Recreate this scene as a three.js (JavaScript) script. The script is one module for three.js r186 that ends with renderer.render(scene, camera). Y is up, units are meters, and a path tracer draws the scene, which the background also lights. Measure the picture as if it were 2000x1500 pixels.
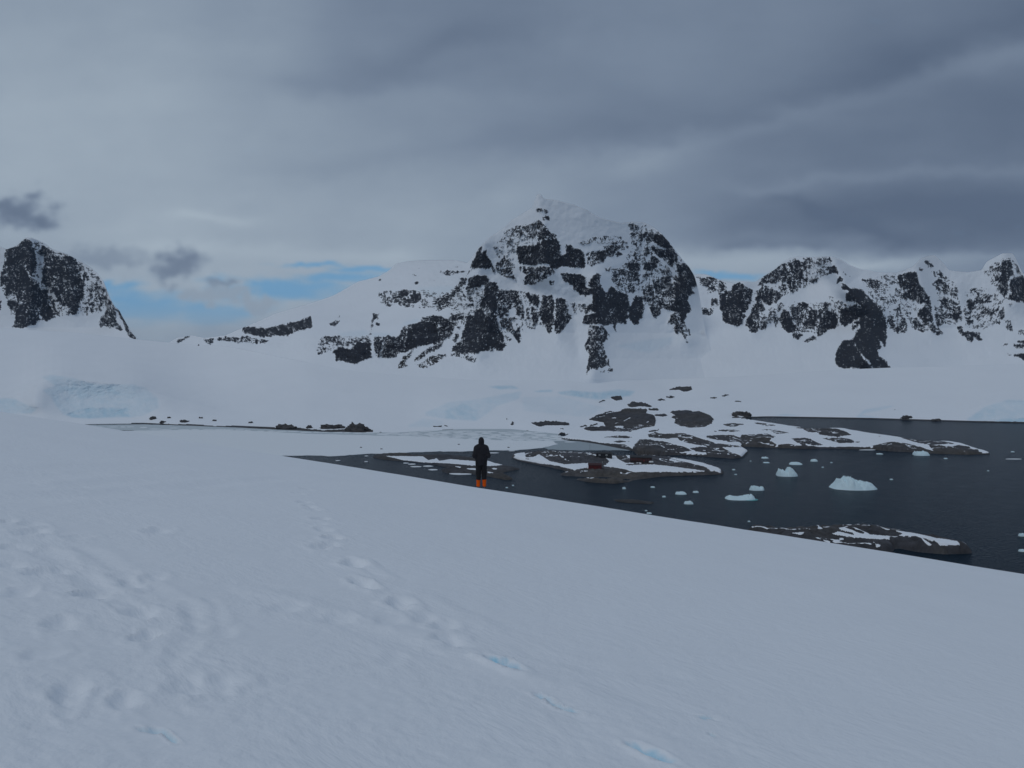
import * as THREE from 'three';

// ---------------------------------------------------------------- camera, sky, sun, exposure
const F = 1608, HY = 700, H = 109, EYE = 1.65;        // lens (photo pixels), horizon row, eye above the sea, eye above the snow (m)
const scene = new THREE.Scene();
const camera = new THREE.PerspectiveCamera(2 * Math.atan(750 / F) * 180 / Math.PI, 4 / 3, 0.1, 60000);
camera.position.set(0, H, 0);
camera.lookAt(0, H, -1);
camera.setViewOffset(2000, 1500, 0, 750 - HY, 2000, 1500);   // level camera, lens shifted
const renderer = new THREE.WebGLRenderer({ antialias: true });
renderer.toneMapping = THREE.LinearToneMapping;
renderer.toneMappingExposure = 1.0;
renderer.shadowMap.enabled = true;
const SUN_DIR = new THREE.Vector3(-0.34, 0.82, 0.40).normalize();
const sun = new THREE.DirectionalLight(new THREE.Color(1.0, 0.97, 0.93), 0.58);
sun.position.copy(SUN_DIR).multiplyScalar(3000);
sun.castShadow = true;
sun.shadow.radius = 60;
sun.shadow.mapSize.set(4096, 4096);
Object.assign(sun.shadow.camera, { left: -3000, right: 3000, top: 3000, bottom: -3000, near: 1, far: 12000 });
scene.add(sun); scene.add(sun.target);

scene.fog = new THREE.FogExp2(new THREE.Color(.50, .72, 1.0), 1.7e-5);

// ---------------------------------------------------------------- helpers
let seed = 7;
const rnd = () => { seed = (seed * 1664525 + 1013904223) >>> 0; return seed / 4294967296; };
const PERM = new Uint8Array(512);
{ const p = [...Array(256).keys()]; for (let i = 255; i > 0; i--) { const j = Math.floor(rnd() * (i + 1)); [p[i], p[j]] = [p[j], p[i]]; } for (let i = 0; i < 512; i++) PERM[i] = p[i & 255]; }
const GX = new Float32Array(256), GY = new Float32Array(256), GZ = new Float32Array(256);
for (let i = 0; i < 256; i++) { const a = rnd() * 6.2832, z = rnd() * 2 - 1, r = Math.sqrt(1 - z * z); GX[i] = Math.cos(a) * r; GY[i] = Math.sin(a) * r; GZ[i] = z; }
function n3(x, y, z) {
  const xi = Math.floor(x), yi = Math.floor(y), zi = Math.floor(z), fx = x - xi, fy = y - yi, fz = z - zi;
  const u = fx * fx * fx * (fx * (fx * 6 - 15) + 10), v = fy * fy * fy * (fy * (fy * 6 - 15) + 10), w = fz * fz * fz * (fz * (fz * 6 - 15) + 10);
  const X = xi & 255, Y = yi & 255, Z = zi & 255;
  const g = (a, b, c) => { const h = PERM[PERM[PERM[(X + a) & 255] + ((Y + b) & 255)] + ((Z + c) & 255)]; return GX[h] * (fx - a) + GY[h] * (fy - b) + GZ[h] * (fz - c); };
  const l = (a, b, t) => a + (b - a) * t;
  return 1.5 * l(l(l(g(0, 0, 0), g(1, 0, 0), u), l(g(0, 1, 0), g(1, 1, 0), u), v), l(l(g(0, 0, 1), g(1, 0, 1), u), l(g(0, 1, 1), g(1, 1, 1), u), v), w);
}
function fbm(x, y, z, oct = 4, gain = 0.5) { let a = 1, s = 0, n = 0; for (let i = 0; i < oct; i++) { s += a * n3(x, y, z + i * 7.3); n += a; a *= gain; x *= 2.03; y *= 2.03; z *= 2.03; } return s / n; }
const clamp = (x, a = 0, b = 1) => x < a ? a : x > b ? b : x;
const mix = (a, b, t) => a + (b - a) * t;
const ss = (a, b, x) => { const t = clamp((x - a) / (b - a)); return t * t * (3 - 2 * t); };
function curve(pts) {             // piecewise linear y(x), flat past its ends
  return (x) => {
    if (x <= pts[0][0]) return pts[0][1];
    for (let i = 1; i < pts.length; i++) if (x <= pts[i][0]) { const [a, b] = [pts[i - 1], pts[i]]; return mix(a[1], b[1], (x - a[0]) / (b[0] - a[0])); }
    return pts[pts.length - 1][1];
  };
}
function smoothCurve(pts) {       // monotone-ish: smoothed by averaging
  const c = curve(pts);
  return (x, w = 14) => (c(x - w) + 2 * c(x - w / 2) + 3 * c(x) + 2 * c(x + w / 2) + c(x + w)) / 9;
}
const wx = (px, Z) => (px - 1000) / F * Z, wy = (py, Z) => H - (py - HY) / F * Z;
const seaZ = (py) => H * F / (py - HY);
const taken = {};
function numbered(n) { const k = taken[n] = (taken[n] ?? -1) + 1; return k ? `${n}_${String(k).padStart(3, '0')}` : n; }
function tag(o, label, category, group, kind) {
  if (label) o.userData.label = label;
  if (category) o.userData.category = category;
  if (group) o.userData.group = group;
  if (kind) o.userData.kind = kind;
  return o;
}
function shadow(m) { m.castShadow = true; m.receiveShadow = true; return m; }
function part(name, geo, mat, parent) { const m = shadow(new THREE.Mesh(geo, mat)); m.name = name; parent.add(m); return m; }
function thing(name, label, category, pos = [0, 0, 0], turn = 0, group, kind) {
  const o = new THREE.Group(); o.name = numbered(name); o.position.set(...pos); o.rotation.y = turn; scene.add(o);
  return tag(o, label, category, group, kind);
}
// a raster of polygon values over photo-sized map coordinates
class Mask {
  constructor(x0, y0, x1, y1, res) { this.x0 = x0; this.y0 = y0; this.r = res; this.w = Math.ceil((x1 - x0) / res) + 1; this.h = Math.ceil((y1 - y0) / res) + 1; this.d = new Float32Array(this.w * this.h); }
  poly(pts, val, mode = 'max') {
    const P = pts.map(([x, y]) => [(x - this.x0) / this.r, (y - this.y0) / this.r]);
    let a = 1e9, b = -1e9; for (const p of P) { a = Math.min(a, p[1]); b = Math.max(b, p[1]); }
    for (let j = Math.max(0, Math.floor(a)); j <= Math.min(this.h - 1, Math.ceil(b)); j++) {
      const xs = [];
      for (let i = 0; i < P.length; i++) { const p = P[i], q = P[(i + 1) % P.length]; if ((p[1] <= j) !== (q[1] <= j)) xs.push(p[0] + (j - p[1]) / (q[1] - p[1]) * (q[0] - p[0])); }
      xs.sort((m, n) => m - n);
      for (let k = 0; k + 1 < xs.length; k += 2) for (let i = Math.max(0, Math.ceil(xs[k])); i <= Math.min(this.w - 1, Math.floor(xs[k + 1])); i++) {
        const o = j * this.w + i; this.d[o] = mode === 'max' ? Math.max(this.d[o], val) : mode === 'min' ? Math.min(this.d[o], val) : val;
      }
    }
    return this;
  }
  line(pts, wid, val, mode = 'min') {
    for (let i = 0; i + 1 < pts.length; i++) {
      const [x0, y0] = pts[i], [x1, y1] = pts[i + 1], L = Math.hypot(x1 - x0, y1 - y0) || 1, nx = -(y1 - y0) / L * wid / 2, ny = (x1 - x0) / L * wid / 2;
      this.poly([[x0 + nx, y0 + ny], [x1 + nx, y1 + ny], [x1 - nx, y1 - ny], [x0 - nx, y0 - ny]], val, mode);
    }
    return this;
  }
  blur(rx, ry = rx, times = 2) {
    const { w, h } = this;
    for (let t = 0; t < times; t++) for (const [R, n, m, sa, sb] of [[Math.round(rx / this.r), w, h, 1, w], [Math.round(ry / this.r), h, w, w, 1]]) {
      if (R < 1) continue;
      const out = new Float32Array(this.d.length);
      for (let j = 0; j < m; j++) {
        let s = 0; const at = (i) => this.d[j * sb + clamp(i, 0, n - 1) * sa];
        for (let i = -R; i <= R; i++) s += at(i);
        for (let i = 0; i < n; i++) { out[j * sb + i * sa] = s / (2 * R + 1); s += at(i + R + 1) - at(i - R); }
      }
      this.d = out;
    }
    return this;
  }
  at(x, y) {
    const u = clamp((x - this.x0) / this.r, 0, this.w - 1.001), v = clamp((y - this.y0) / this.r, 0, this.h - 1.001), i = Math.floor(u), j = Math.floor(v), a = u - i, b = v - j, o = j * this.w + i, d = this.d;
    return (d[o] * (1 - a) + d[o + 1] * a) * (1 - b) + (d[o + this.w] * (1 - a) + d[o + this.w + 1] * a) * b;
  }
}
const crop = (x0, y0, s) => (pts) => pts.map(([x, y]) => [x0 + x * s, y0 + y * s]);
// A grid surface cut along the line where field crosses 0: rock where field > 0, snow elsewhere
function gridNormals(nx, ny, P) {
  const N = new Float32Array(P.length);
  for (let j = 0; j < ny; j++) for (let i = 0; i < nx; i++) {
    const a = (j * nx + Math.max(i - 1, 0)) * 3, b = (j * nx + Math.min(i + 1, nx - 1)) * 3, c = (Math.max(j - 1, 0) * nx + i) * 3, d = (Math.min(j + 1, ny - 1) * nx + i) * 3;
    const ux = P[b] - P[a], uy = P[b + 1] - P[a + 1], uz = P[b + 2] - P[a + 2], vx = P[d] - P[c], vy = P[d + 1] - P[c + 1], vz = P[d + 2] - P[c + 2];
    let X = uy * vz - uz * vy, Y = uz * vx - ux * vz, Z = ux * vy - uy * vx; const L = Math.hypot(X, Y, Z) || 1, o = (j * nx + i) * 3;
    N[o] = X / L; N[o + 1] = Y / L; N[o + 2] = Z / L;
  }
  return N;
}
function splitGrid(nx, ny, P, field, colorOf, skip) {
  const N = gridNormals(nx, ny, P), V = nx * ny;
  const out = [0, 1].map(() => ({ p: [], n: [], c: [], f: [], map: new Map() }));
  const vert = (o, cls, id) => {
    let k = o.map.get(id); if (k !== undefined) return k;
    k = o.p.length / 3; o.map.set(id, k);
    o.p.push(P[id * 3], P[id * 3 + 1], P[id * 3 + 2]); o.n.push(N[id * 3], N[id * 3 + 1], N[id * 3 + 2]); const c = colorOf(id, cls); o.c.push(c[0], c[1], c[2]); return k;
  };
  const cut = (o, cls, a, b) => {
    if (a > b) [a, b] = [b, a];
    const key = V + a * V + b; let k = o.map.get(key); if (k !== undefined) return k;
    k = o.p.length / 3; o.map.set(key, k); const t = clamp(field[a] / (field[a] - field[b]), 0.02, 0.98);
    const ca = colorOf(a, cls), cb = colorOf(b, cls);
    for (let m = 0; m < 3; m++) { o.p.push(mix(P[a * 3 + m], P[b * 3 + m], t)); o.n.push(mix(N[a * 3 + m], N[b * 3 + m], t)); o.c.push(mix(ca[m], cb[m], t)); }
    return k;
  };
  const tri = (a, b, c) => {
    const pos = [field[a] > 0, field[b] > 0, field[c] > 0], n = pos[0] + pos[1] + pos[2];
    if (n === 0 || n === 3) { const cls = n ? 0 : 1, o = out[cls]; o.f.push(vert(o, cls, a), vert(o, cls, b), vert(o, cls, c)); return; }
    let v = [a, b, c]; const lone = n === 1 ? pos.indexOf(true) : pos.indexOf(false); v = [v[lone], v[(lone + 1) % 3], v[(lone + 2) % 3]];
    const one = n === 1 ? 0 : 1, two = 1 - one, o1 = out[one], o2 = out[two];
    o1.f.push(vert(o1, one, v[0]), cut(o1, one, v[0], v[1]), cut(o1, one, v[0], v[2]));
    const p = cut(o2, two, v[0], v[1]), q = cut(o2, two, v[0], v[2]), r = vert(o2, two, v[1]), s = vert(o2, two, v[2]);
    o2.f.push(p, r, s, p, s, q);
  };
  for (let j = 0; j + 1 < ny; j++) for (let i = 0; i + 1 < nx; i++) {
    const a = j * nx + i, b = a + 1, c = a + nx, d = c + 1;
    if (skip && skip(a, b, c, d)) continue;
    if ((i + j) & 1) { tri(a, b, d); tri(a, d, c); } else { tri(a, b, c); tri(b, d, c); }
  }
  return out.map((o) => {
    const g = new THREE.BufferGeometry();
    g.setAttribute('position', new THREE.BufferAttribute(new Float32Array(o.p), 3));
    g.setAttribute('normal', new THREE.BufferAttribute(new Float32Array(o.n), 3));
    g.setAttribute('color', new THREE.BufferAttribute(new Float32Array(o.c), 3));
    g.setIndex(o.f);
    return o.f.length ? g : null;
  });
}
// the separate pieces of a surface, largest first; what is too small to tell apart comes last as one
function pieces(g, most, least) {
  const ix = g.index.array, n = g.attributes.position.count, up = new Int32Array(n); for (let i = 0; i < n; i++) up[i] = i;
  const find = (a) => { while (up[a] !== a) { up[a] = up[up[a]]; a = up[a]; } return a; };
  for (let i = 0; i < ix.length; i += 3) { const a = find(ix[i]); up[find(ix[i + 1])] = a; up[find(ix[i + 2])] = a; }
  const by = new Map(); for (let i = 0; i < ix.length; i += 3) { const r = find(ix[i]); let l = by.get(r); if (!l) by.set(r, l = []); l.push(ix[i], ix[i + 1], ix[i + 2]); }
  const all = [...by.values()].sort((a, b) => b.length - a.length), big = all.filter((l, i) => i < most && l.length >= least * 3), rest = all.slice(big.length).flat();
  const make = (l) => {
    const map = new Map(), ids = [], f = new Uint32Array(l.length); for (let i = 0; i < l.length; i++) { let k = map.get(l[i]); if (k === undefined) { k = ids.length; map.set(l[i], k); ids.push(l[i]); } f[i] = k; }
    const h = new THREE.BufferGeometry(); for (const name of Object.keys(g.attributes)) { const a = g.attributes[name], w = a.itemSize, d = new Float32Array(ids.length * w); ids.forEach((id, k) => { for (let m = 0; m < w; m++) d[k * w + m] = a.array[id * w + m]; }); h.setAttribute(name, new THREE.BufferAttribute(d, w)); }
    h.setIndex(new THREE.BufferAttribute(f, 1)); return h;
  };
  return { big: big.map(make), rest: rest.length ? make(rest) : null };
}
function partsOf(name, g, mat, parent, most, least, label) {
  if (!g) return;
  const { big, rest } = pieces(g, most, least);
  for (const b of big) { const m = part(name, b, mat, parent); if (label) m.userData.label = label; }
  if (rest) part('small_' + name, rest, mat, parent).userData.kind = 'stuff';
}
function gridGeo(nx, ny, P, C, UV) {
  const g = new THREE.BufferGeometry(), idx = new Uint32Array((nx - 1) * (ny - 1) * 6); let k = 0;
  for (let j = 0; j + 1 < ny; j++) for (let i = 0; i + 1 < nx; i++) { const a = j * nx + i, b = a + 1, c = a + nx, d = c + 1; idx[k++] = a; idx[k++] = b; idx[k++] = c; idx[k++] = b; idx[k++] = d; idx[k++] = c; }
  g.setAttribute('position', new THREE.BufferAttribute(P, 3));
  g.setAttribute('normal', new THREE.BufferAttribute(gridNormals(nx, ny, P), 3));
  if (C) g.setAttribute('color', new THREE.BufferAttribute(C, 3));
  if (UV) g.setAttribute('uv', new THREE.BufferAttribute(UV, 2));
  g.setIndex(new THREE.BufferAttribute(idx, 1));
  return g;
}

// ---------------------------------------------------------------- sky: cloud deck with a gap of blue above the far glacier
{
  const W = 2560, HH = 1280, data = new Float32Array(W * HH * 4);
  const lin = (c) => { c /= 255; return c <= 0.04045 ? c / 12.92 : ((c + 0.055) / 1.055) ** 2.4; };
  const tone = [[76, 91, 114], [119, 134, 154], [171, 185, 197]];
  const gx = [-700, 0, 250, 500, 750, 1000, 1250, 1500, 1750, 2000, 2700], gy = [-500, 0, 110, 220, 330, 440, 540, 640];
  const grid = [
    [.50, .52, .52, .50, .45, .44, .46, .46, .44, .42, .46],
    [.60, .74, .70, .60, .42, .36, .44, .43, .36, .27, .42],
    [.62, .80, .76, .66, .48, .42, .48, .42, .28, .34, .42],
    [.64, .84, .80, .70, .60, .52, .40, .38, .32, .22, .40],
    [.64, .85, .82, .74, .68, .62, .54, .40, .31, .28, .42],
    [.64, .80, .84, .80, .74, .70, .54, .36, .23, .21, .45],
    [.62, .70, .82, .85, .80, .70, .70, .75, .60, .45, .55],
    [.65, .75, .80, .80, .80, .75, .70, .70, .60, .50, .60]];
  const base = (x, y) => {
    let i = 0, j = 0; while (i < gx.length - 2 && x > gx[i + 1]) i++; while (j < gy.length - 2 && y > gy[j + 1]) j++;
    const a = ss(0, 1, (x - gx[i]) / (gx[i + 1] - gx[i])), b = ss(0, 1, (y - gy[j]) / (gy[j + 1] - gy[j]));
    return mix(mix(grid[j][i], grid[j][i + 1], a), mix(grid[j + 1][i], grid[j + 1][i + 1], a), b);
  };
  const streaks = [
    [[[1250, 315], [1560, 230], [2000, 100], [2400, -20]], 26, .12], [[[1080, 295], [1400, 262], [1700, 150], [2000, 40]], 38, -.09], [[[1480, 366], [1600, 350], [2000, 336], [2300, 330]], 13, .11],
    [[[600, 330], [900, 285], [1150, 250]], 26, -.06], [[[1500, 420], [1750, 395], [2050, 400]], 30, -.10], [[[1340, 505], [1500, 500], [1680, 505]], 24, .18], [[[1420, 479], [1590, 477]], 9, -.14],
    [[[370, 425], [450, 434]], 12, .10], [[[1540, 380], [1660, 440], [1800, 480]], 16, -.10], [[[1650, 520], [1800, 500], [1950, 505]], 14, .16], [[[330, 486], [560, 500], [780, 505]], 16, .07], [[[620, 165], [760, 135], [900, 70]], 30, -.10]];
  const puffs = [[40, 410, 62, 36, -.48, 0], [-60, 400, 70, 26, -.3, 0], [205, 505, 80, 26, -.20, .1], [338, 524, 58, 32, -.40, 0], [448, 544, 32, 15, -.28, 0]];
  const low = [[430, 577, 70, 20], [505, 592, 46, 17], [395, 574, 40, 12], [455, 552, 34, 13], [338, 526, 48, 26], [210, 520, 80, 30]];    // low grey cloud in front of the blue
  const blues = [[280, 598, 100, 40], [400, 610, 110, 34], [560, 566, 130, 24], [480, 562, 90, 20], [650, 545, 90, 12], [700, 530, 80, 7], [600, 520, 80, 5], [1430, 541, 66, 8], [1390, 534, 40, 5], [230, 560, 60, 14]];
  const seg = (x, y, P) => { let m = 1e9; for (let i = 0; i + 1 < P.length; i++) { const [ax, ay] = P[i], [bx, by] = P[i + 1], dx = bx - ax, dy = by - ay, t = clamp(((x - ax) * dx + (y - ay) * dy) / (dx * dx + dy * dy)), ex = x - ax - dx * t, ey = y - ay - dy * t; m = Math.min(m, ex * ex * (t === 0 || t === 1 ? .06 : 1) + ey * ey); } return m; };
  const g2 = (x, y, [cx, cy, rx, ry]) => Math.exp(-(((x - cx) / rx) ** 2 + ((y - cy) / ry) ** 2));
  for (let j = 0; j < HH; j++) {
    const el = ((j + .5) / HH - .5) * Math.PI, dy = Math.sin(el), cr = Math.cos(el);
    for (let i = 0; i < W; i++) {
      const o = (j * W + i) * 4;
      if (dy < -0.06) { data[o] = lin(132); data[o + 1] = lin(145); data[o + 2] = lin(162); data[o + 3] = 1; continue; }
      const a = ((i + .5) / W - .5) * 2 * Math.PI, dx = Math.cos(a) * cr, dz = Math.sin(a) * cr;
      const q = 1 / (Math.max(dy, 0) + .10), qx = dx * q, qz = dz * q, al = qx * -.42 + qz * -.9, ac = qx * .9 - qz * .42;
      let t = .5 + .22 * fbm(al * .30, ac * .75, 3.1, 4) + .10 * fbm(al * 1.1, ac * 2.2, 9.7, 3);
      let b = 0, lowc = 0;
      const fw = ss(0.15, 0.55, -dz);
      if (fw > 0) {
        let x = 1000 + F * dx / -dz, y = HY - F * dy / -dz;
        const w1 = fbm(x * .006, y * .013, 1.5, 4), w2 = fbm(x * .006 + 9, y * .013, 5.5, 4), w3 = fbm(x * .022, y * .032, 8.5, 5);
        const X = x + 46 * w1 + 16 * w3, Y = y + 24 * w2 + 9 * w3;
        let s = base(X, Y) + .085 * fbm(al * .5, ac * 1.3, 4.4, 4) + .045 * fbm(x * .005, y * .016, 2.2, 4) + .02 * w3;
        for (const [P, wd, v] of streaks) s += v * Math.exp(-seg(X, Y, P) / (wd * wd));
        for (const [cx, cy, rx, ry, v] of puffs) { const g = g2(x + 70 * w3 + 40 * w1, y + 40 * fbm(x * .03 + 5, y * .04, 2.5, 5) + 16 * w2, [cx, cy, rx, ry]); s += v * ss(.12, .95, g); }
        for (const B of blues) b = Math.max(b, g2(x + 60 * w1, y + 10 * w2 + 12 * w3, B));
        b = ss(.16, .92, b + .42 * fbm(x * .012, y * .06, 6.1, 4) + .12 * w3);
        for (const B of low) lowc = Math.max(lowc, g2(x + 60 * w3 + 30 * w1, y + 36 * fbm(x * .03 + 5, y * .04, 2.5, 5) + 9 * w2, B));
        lowc = ss(.2, .75, lowc + .3 * w3);
        b *= 1 - .92 * lowc; b *= fw;
        if (lowc > 0) s = mix(s, Math.min(s, y > 560 ? .74 : s), lowc);
        t = mix(t, s, fw);
        b *= .95 * (1 - ss(575, 655, y) * .75);
      }
      t = clamp(t, 0, 1.05);
      const k = t < .5 ? 0 : 1, u = t * 2 - k, c = [0, 1, 2].map((m) => mix(tone[k][m], tone[k + 1][m], u));
      const bl = [110, 155, 192];
      for (let m = 0; m < 3; m++) data[o + m] = lin(mix(c[m], bl[m], b));
      data[o + 3] = 1;
    }
  }
  const tex = new THREE.DataTexture(data, W, HH, THREE.RGBAFormat, THREE.FloatType);
  tex.mapping = THREE.EquirectangularReflectionMapping; tex.magFilter = THREE.LinearFilter; tex.minFilter = THREE.LinearFilter; tex.needsUpdate = true;
  scene.background = tex; scene.environment = tex;
}

// ---------------------------------------------------------------- materials
function grainTexture(n, oct, per, z) {     // tiling grey noise
  const d = new Uint8Array(n * n * 4);
  for (let j = 0; j < n; j++) for (let i = 0; i < n; i++) {
    const a = i / n * 2 * Math.PI, b = j / n * 2 * Math.PI, R = per / 6.283;
    let s = 0, am = 1, fr = 1, tot = 0;
    for (let k = 0; k < oct; k++) { s += am * (n3(Math.cos(a) * R * fr + 40, Math.sin(a) * R * fr + Math.cos(b) * R * fr, Math.sin(b) * R * fr + z + k * 3)); tot += am; am *= .6; fr *= 2; }
    const v = clamp(.5 + .7 * s / tot) * 255, o = (j * n + i) * 4; d[o] = d[o + 1] = d[o + 2] = v; d[o + 3] = 255;
  }
  const t = new THREE.DataTexture(d, n, n); t.wrapS = t.wrapT = THREE.RepeatWrapping; t.magFilter = THREE.LinearFilter; t.needsUpdate = true; return t;
}
const grain = grainTexture(512, 5, 14, 2);
const waves = grainTexture(512, 4, 18, 11);
const M = {
  snow: new THREE.MeshStandardMaterial({ vertexColors: true, roughness: .95 }),
  nearSnow: new THREE.MeshStandardMaterial({ vertexColors: true, roughness: .92, bumpMap: grain, bumpScale: .012 }),
  rock: new THREE.MeshStandardMaterial({ vertexColors: true, roughness: .9 }),
  ice: new THREE.MeshPhysicalMaterial({ color: new THREE.Color(.66, .83, .88), roughness: .55 }),
  floe: new THREE.MeshStandardMaterial({ color: new THREE.Color(.80, .85, .88), roughness: .85 }),
  greyIce: new THREE.MeshStandardMaterial({ color: new THREE.Color(.33, .39, .42), roughness: .5 }),
  paleSlush: new THREE.MeshStandardMaterial({ color: new THREE.Color(.52, .59, .62), roughness: .6 }),
  aqua: new THREE.MeshStandardMaterial({ color: new THREE.Color(.10, .40, .40), roughness: .5 }),
  sea: new THREE.MeshPhysicalMaterial({ color: new THREE.Color(.006, .017, .029), roughness: .25, bumpMap: waves, bumpScale: .6, specularIntensity: .045 }),
};
const SNOW = [.84, .885, .925], ICE = [.54, .73, .84];

// ---------------------------------------------------------------- sea
{
  const g = new THREE.PlaneGeometry(40000, 40000); g.rotateX(-Math.PI / 2);
  const uv = g.attributes.uv; for (let i = 0; i < uv.count; i++) uv.setXY(i, uv.getX(i) * 40000 / 38, uv.getY(i) * 40000 / 38);
  const sea = shadow(new THREE.Mesh(g, M.sea)); sea.name = 'sea'; scene.add(sea); tag(sea, 'dark slate sea water of the sheltered bay', null, null, 'structure');
}

// ---------------------------------------------------------------- near snow slope, falling away towards the bay
const SA = 0.158, SB = 0.0526, SK = EYE / 900;
const slopeY = (X, Z) => H - EYE - SA * X - SB * Z - SK * Z * Math.abs(Z);
function onSlope(px, py) {       // where the sight line through a photo point meets the slope
  const t = (px - 1000) / F, B = SA * t + SB - (py - HY) / F, D = Math.max(0, B * B - 4 * SK * EYE), Z = (-B - Math.sqrt(D)) / (2 * SK);
  return [t * Z, Z];
}
{
  const prints = [];            // [X, Z, length, width, depth, heading, ice (scattered blue light, painted)]
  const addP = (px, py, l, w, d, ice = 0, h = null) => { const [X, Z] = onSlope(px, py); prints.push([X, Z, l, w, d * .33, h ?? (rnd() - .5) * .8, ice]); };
  for (const [x, y, d] of [[583, 957, .07], [600, 948, .05], [593, 975, .07], [606, 984, .08], [612, 990, .06], [626, 1010, .08], [619, 1020, .05], [633, 1032, .08], [652, 1048, .13], [624, 1064, .09], [646, 1060, .07], [690, 1094, .11], [700, 1098, .07], [704, 1132, .11], [716, 1136, .10], [782, 1168, .11], [788, 1176, .08], [832, 1200, .06], [868, 1212, .09], [872, 1238, .07], [890, 1252, .05], [760, 1206, .04], [662, 1200, .05], [560, 1180, .05]]) addP(x, y, .17, .10, d * 1.25);
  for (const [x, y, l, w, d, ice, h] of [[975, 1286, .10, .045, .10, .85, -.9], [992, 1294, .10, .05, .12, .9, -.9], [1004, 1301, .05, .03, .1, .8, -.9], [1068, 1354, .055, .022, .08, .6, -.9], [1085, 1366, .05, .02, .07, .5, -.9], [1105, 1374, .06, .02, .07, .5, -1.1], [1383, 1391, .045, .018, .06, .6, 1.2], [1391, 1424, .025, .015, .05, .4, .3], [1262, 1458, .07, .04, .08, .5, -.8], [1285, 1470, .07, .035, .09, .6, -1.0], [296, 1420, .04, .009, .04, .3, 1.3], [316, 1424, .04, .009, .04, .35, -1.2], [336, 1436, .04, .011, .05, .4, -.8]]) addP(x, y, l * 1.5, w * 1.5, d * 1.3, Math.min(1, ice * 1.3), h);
  for (const [x, y] of [[60, 1015], [62, 1030], [148, 1040], [312, 1030], [20, 1095], [95, 1108], [175, 1150], [190, 1155], [240, 1118], [275, 1188], [38, 1150], [80, 1272], [140, 1325], [240, 1362], [135, 1348], [360, 1330], [420, 1330], [300, 1120], [430, 1228], [285, 1235], [255, 1130], [10, 1010], [30, 1060], [120, 1210]]) addP(x, y, .10 + rnd() * .12, .06 + rnd() * .06, .05 + rnd() * .05);
  const grooves = [             // photo polylines of skis, boots dragged and wind: [points, half width, depth]
    [[[95, 1070], [160, 1110], [215, 1150], [290, 1185]], .12, .05], [[[170, 1065], [230, 1105], [300, 1150], [380, 1190]], .10, .04], [[[375, 1170], [378, 1200], [384, 1225], [372, 1245], [345, 1272], [325, 1288]], .06, .05], [[[410, 1165], [425, 1190], [418, 1210]], .05, .03],
    [[[400, 1362], [450, 1352], [520, 1330], [590, 1312], [690, 1300], [760, 1288], [775, 1270]], .05, .035], [[[520, 1148], [600, 1170], [700, 1200], [820, 1240], [920, 1275], [1010, 1310]], .16, -.035], [[[640, 1200], [740, 1230], [840, 1262]], .12, .03], [[[960, 1270], [1100, 1320], [1250, 1400], [1350, 1470]], .2, -.03],
    [[[0, 967], [110, 962], [220, 957], [270, 954]], .22, .05], [[[0, 930], [100, 922], [180, 918]], .22, .04], [[[330, 948], [420, 938], [500, 930], [560, 928]], .2, .04], [[[150, 940], [260, 930]], .2, .03], [[[60, 912], [250, 905], [330, 902]], .3, .035], [[[700, 1085], [730, 1100], [760, 1120]], .08, -.03], [[[820, 1150], [900, 1190], [960, 1215]], .12, -.025], [[[1040, 1270], [1200, 1300], [1320, 1310]], .1, .02]].map(([p, w, d]) => [p.map(([x, y]) => onSlope(x, y)), w, d]);
  const side = 24, main = 900, nx = main + side * 2, zs = [-12, -8, -5, -3, -1.5, -.5, .3, 1, 1.6]; let z = 2; while (z < 62) { zs.push(z); z *= 1.0062; } while (z < 300) { zs.push(z); z *= 1.045; }
  const ny = zs.length, P = new Float32Array(nx * ny * 3), C = new Float32Array(nx * ny * 3), UV = new Float32Array(nx * ny * 2);
  const rough = new Mask(-1500, 780, 3500, 1700, 8);     // where boots have churned the crust
  rough.poly([[-400, 985], [40, 985], [150, 1040], [420, 1180], [560, 1290], [800, 1270], [1000, 1270], [1300, 1330], [1500, 1420], [1700, 1560], [-400, 1600]], 1).blur(60, 40, 2);
  for (let j = 0; j < ny; j++) {
    const Z = zs[j], half = 1.15 * (Math.abs(Z) + 4), cell = half * 2 / main;
    const near = prints.filter((p) => Math.abs(p[1] - Z) < p[2] * 2.2), gr = grooves.filter(([pts, w]) => { let a = 1e9, b = -1e9; for (const p of pts) { a = Math.min(a, p[1]); b = Math.max(b, p[1]); } return Z > a - w * 3 && Z < b + w * 3; });
    for (let i = 0; i < nx; i++) {
      const ii = clamp(i - side, 0, main - 1), out = i < side ? -(side - i) : i >= side + main ? i - side - main + 1 : 0, X = (ii / (main - 1) * 2 - 1) * half + Math.sign(out) * (out * out * .07 + Math.abs(out) * .3), o = j * nx + i;
      let y = slopeY(X, Z), ice = 0;  // ice: strength of the painted blue glow, no real ice here
      const far = ss(200, 60, Z);
      y += (.10 * fbm(X * .09, Z * .09, 1, 3) - .03) * ss(1, 8, Z) * far;
      const vis = Z > 1 ? rough.at(1000 + X / Z * F, HY + (H - y) / Z * F) : 1;
      y += far * (.006 * fbm(X * 1.1 + Z * .25, Z * .5, 4, 3));
      if (cell < .2) { const rr = .12 + vis; y += rr * (.008 * fbm(X * 2.3 + 3, Z * 2.3, 7, 3) + .010 * Math.max(0, fbm(X * 5.2 - Z * 2.4, Z * 4 + X * 1.5, 12, 4)) * vis +   .005 * fbm(X * 14, Z * 14, 21, 2) * vis); }
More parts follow.
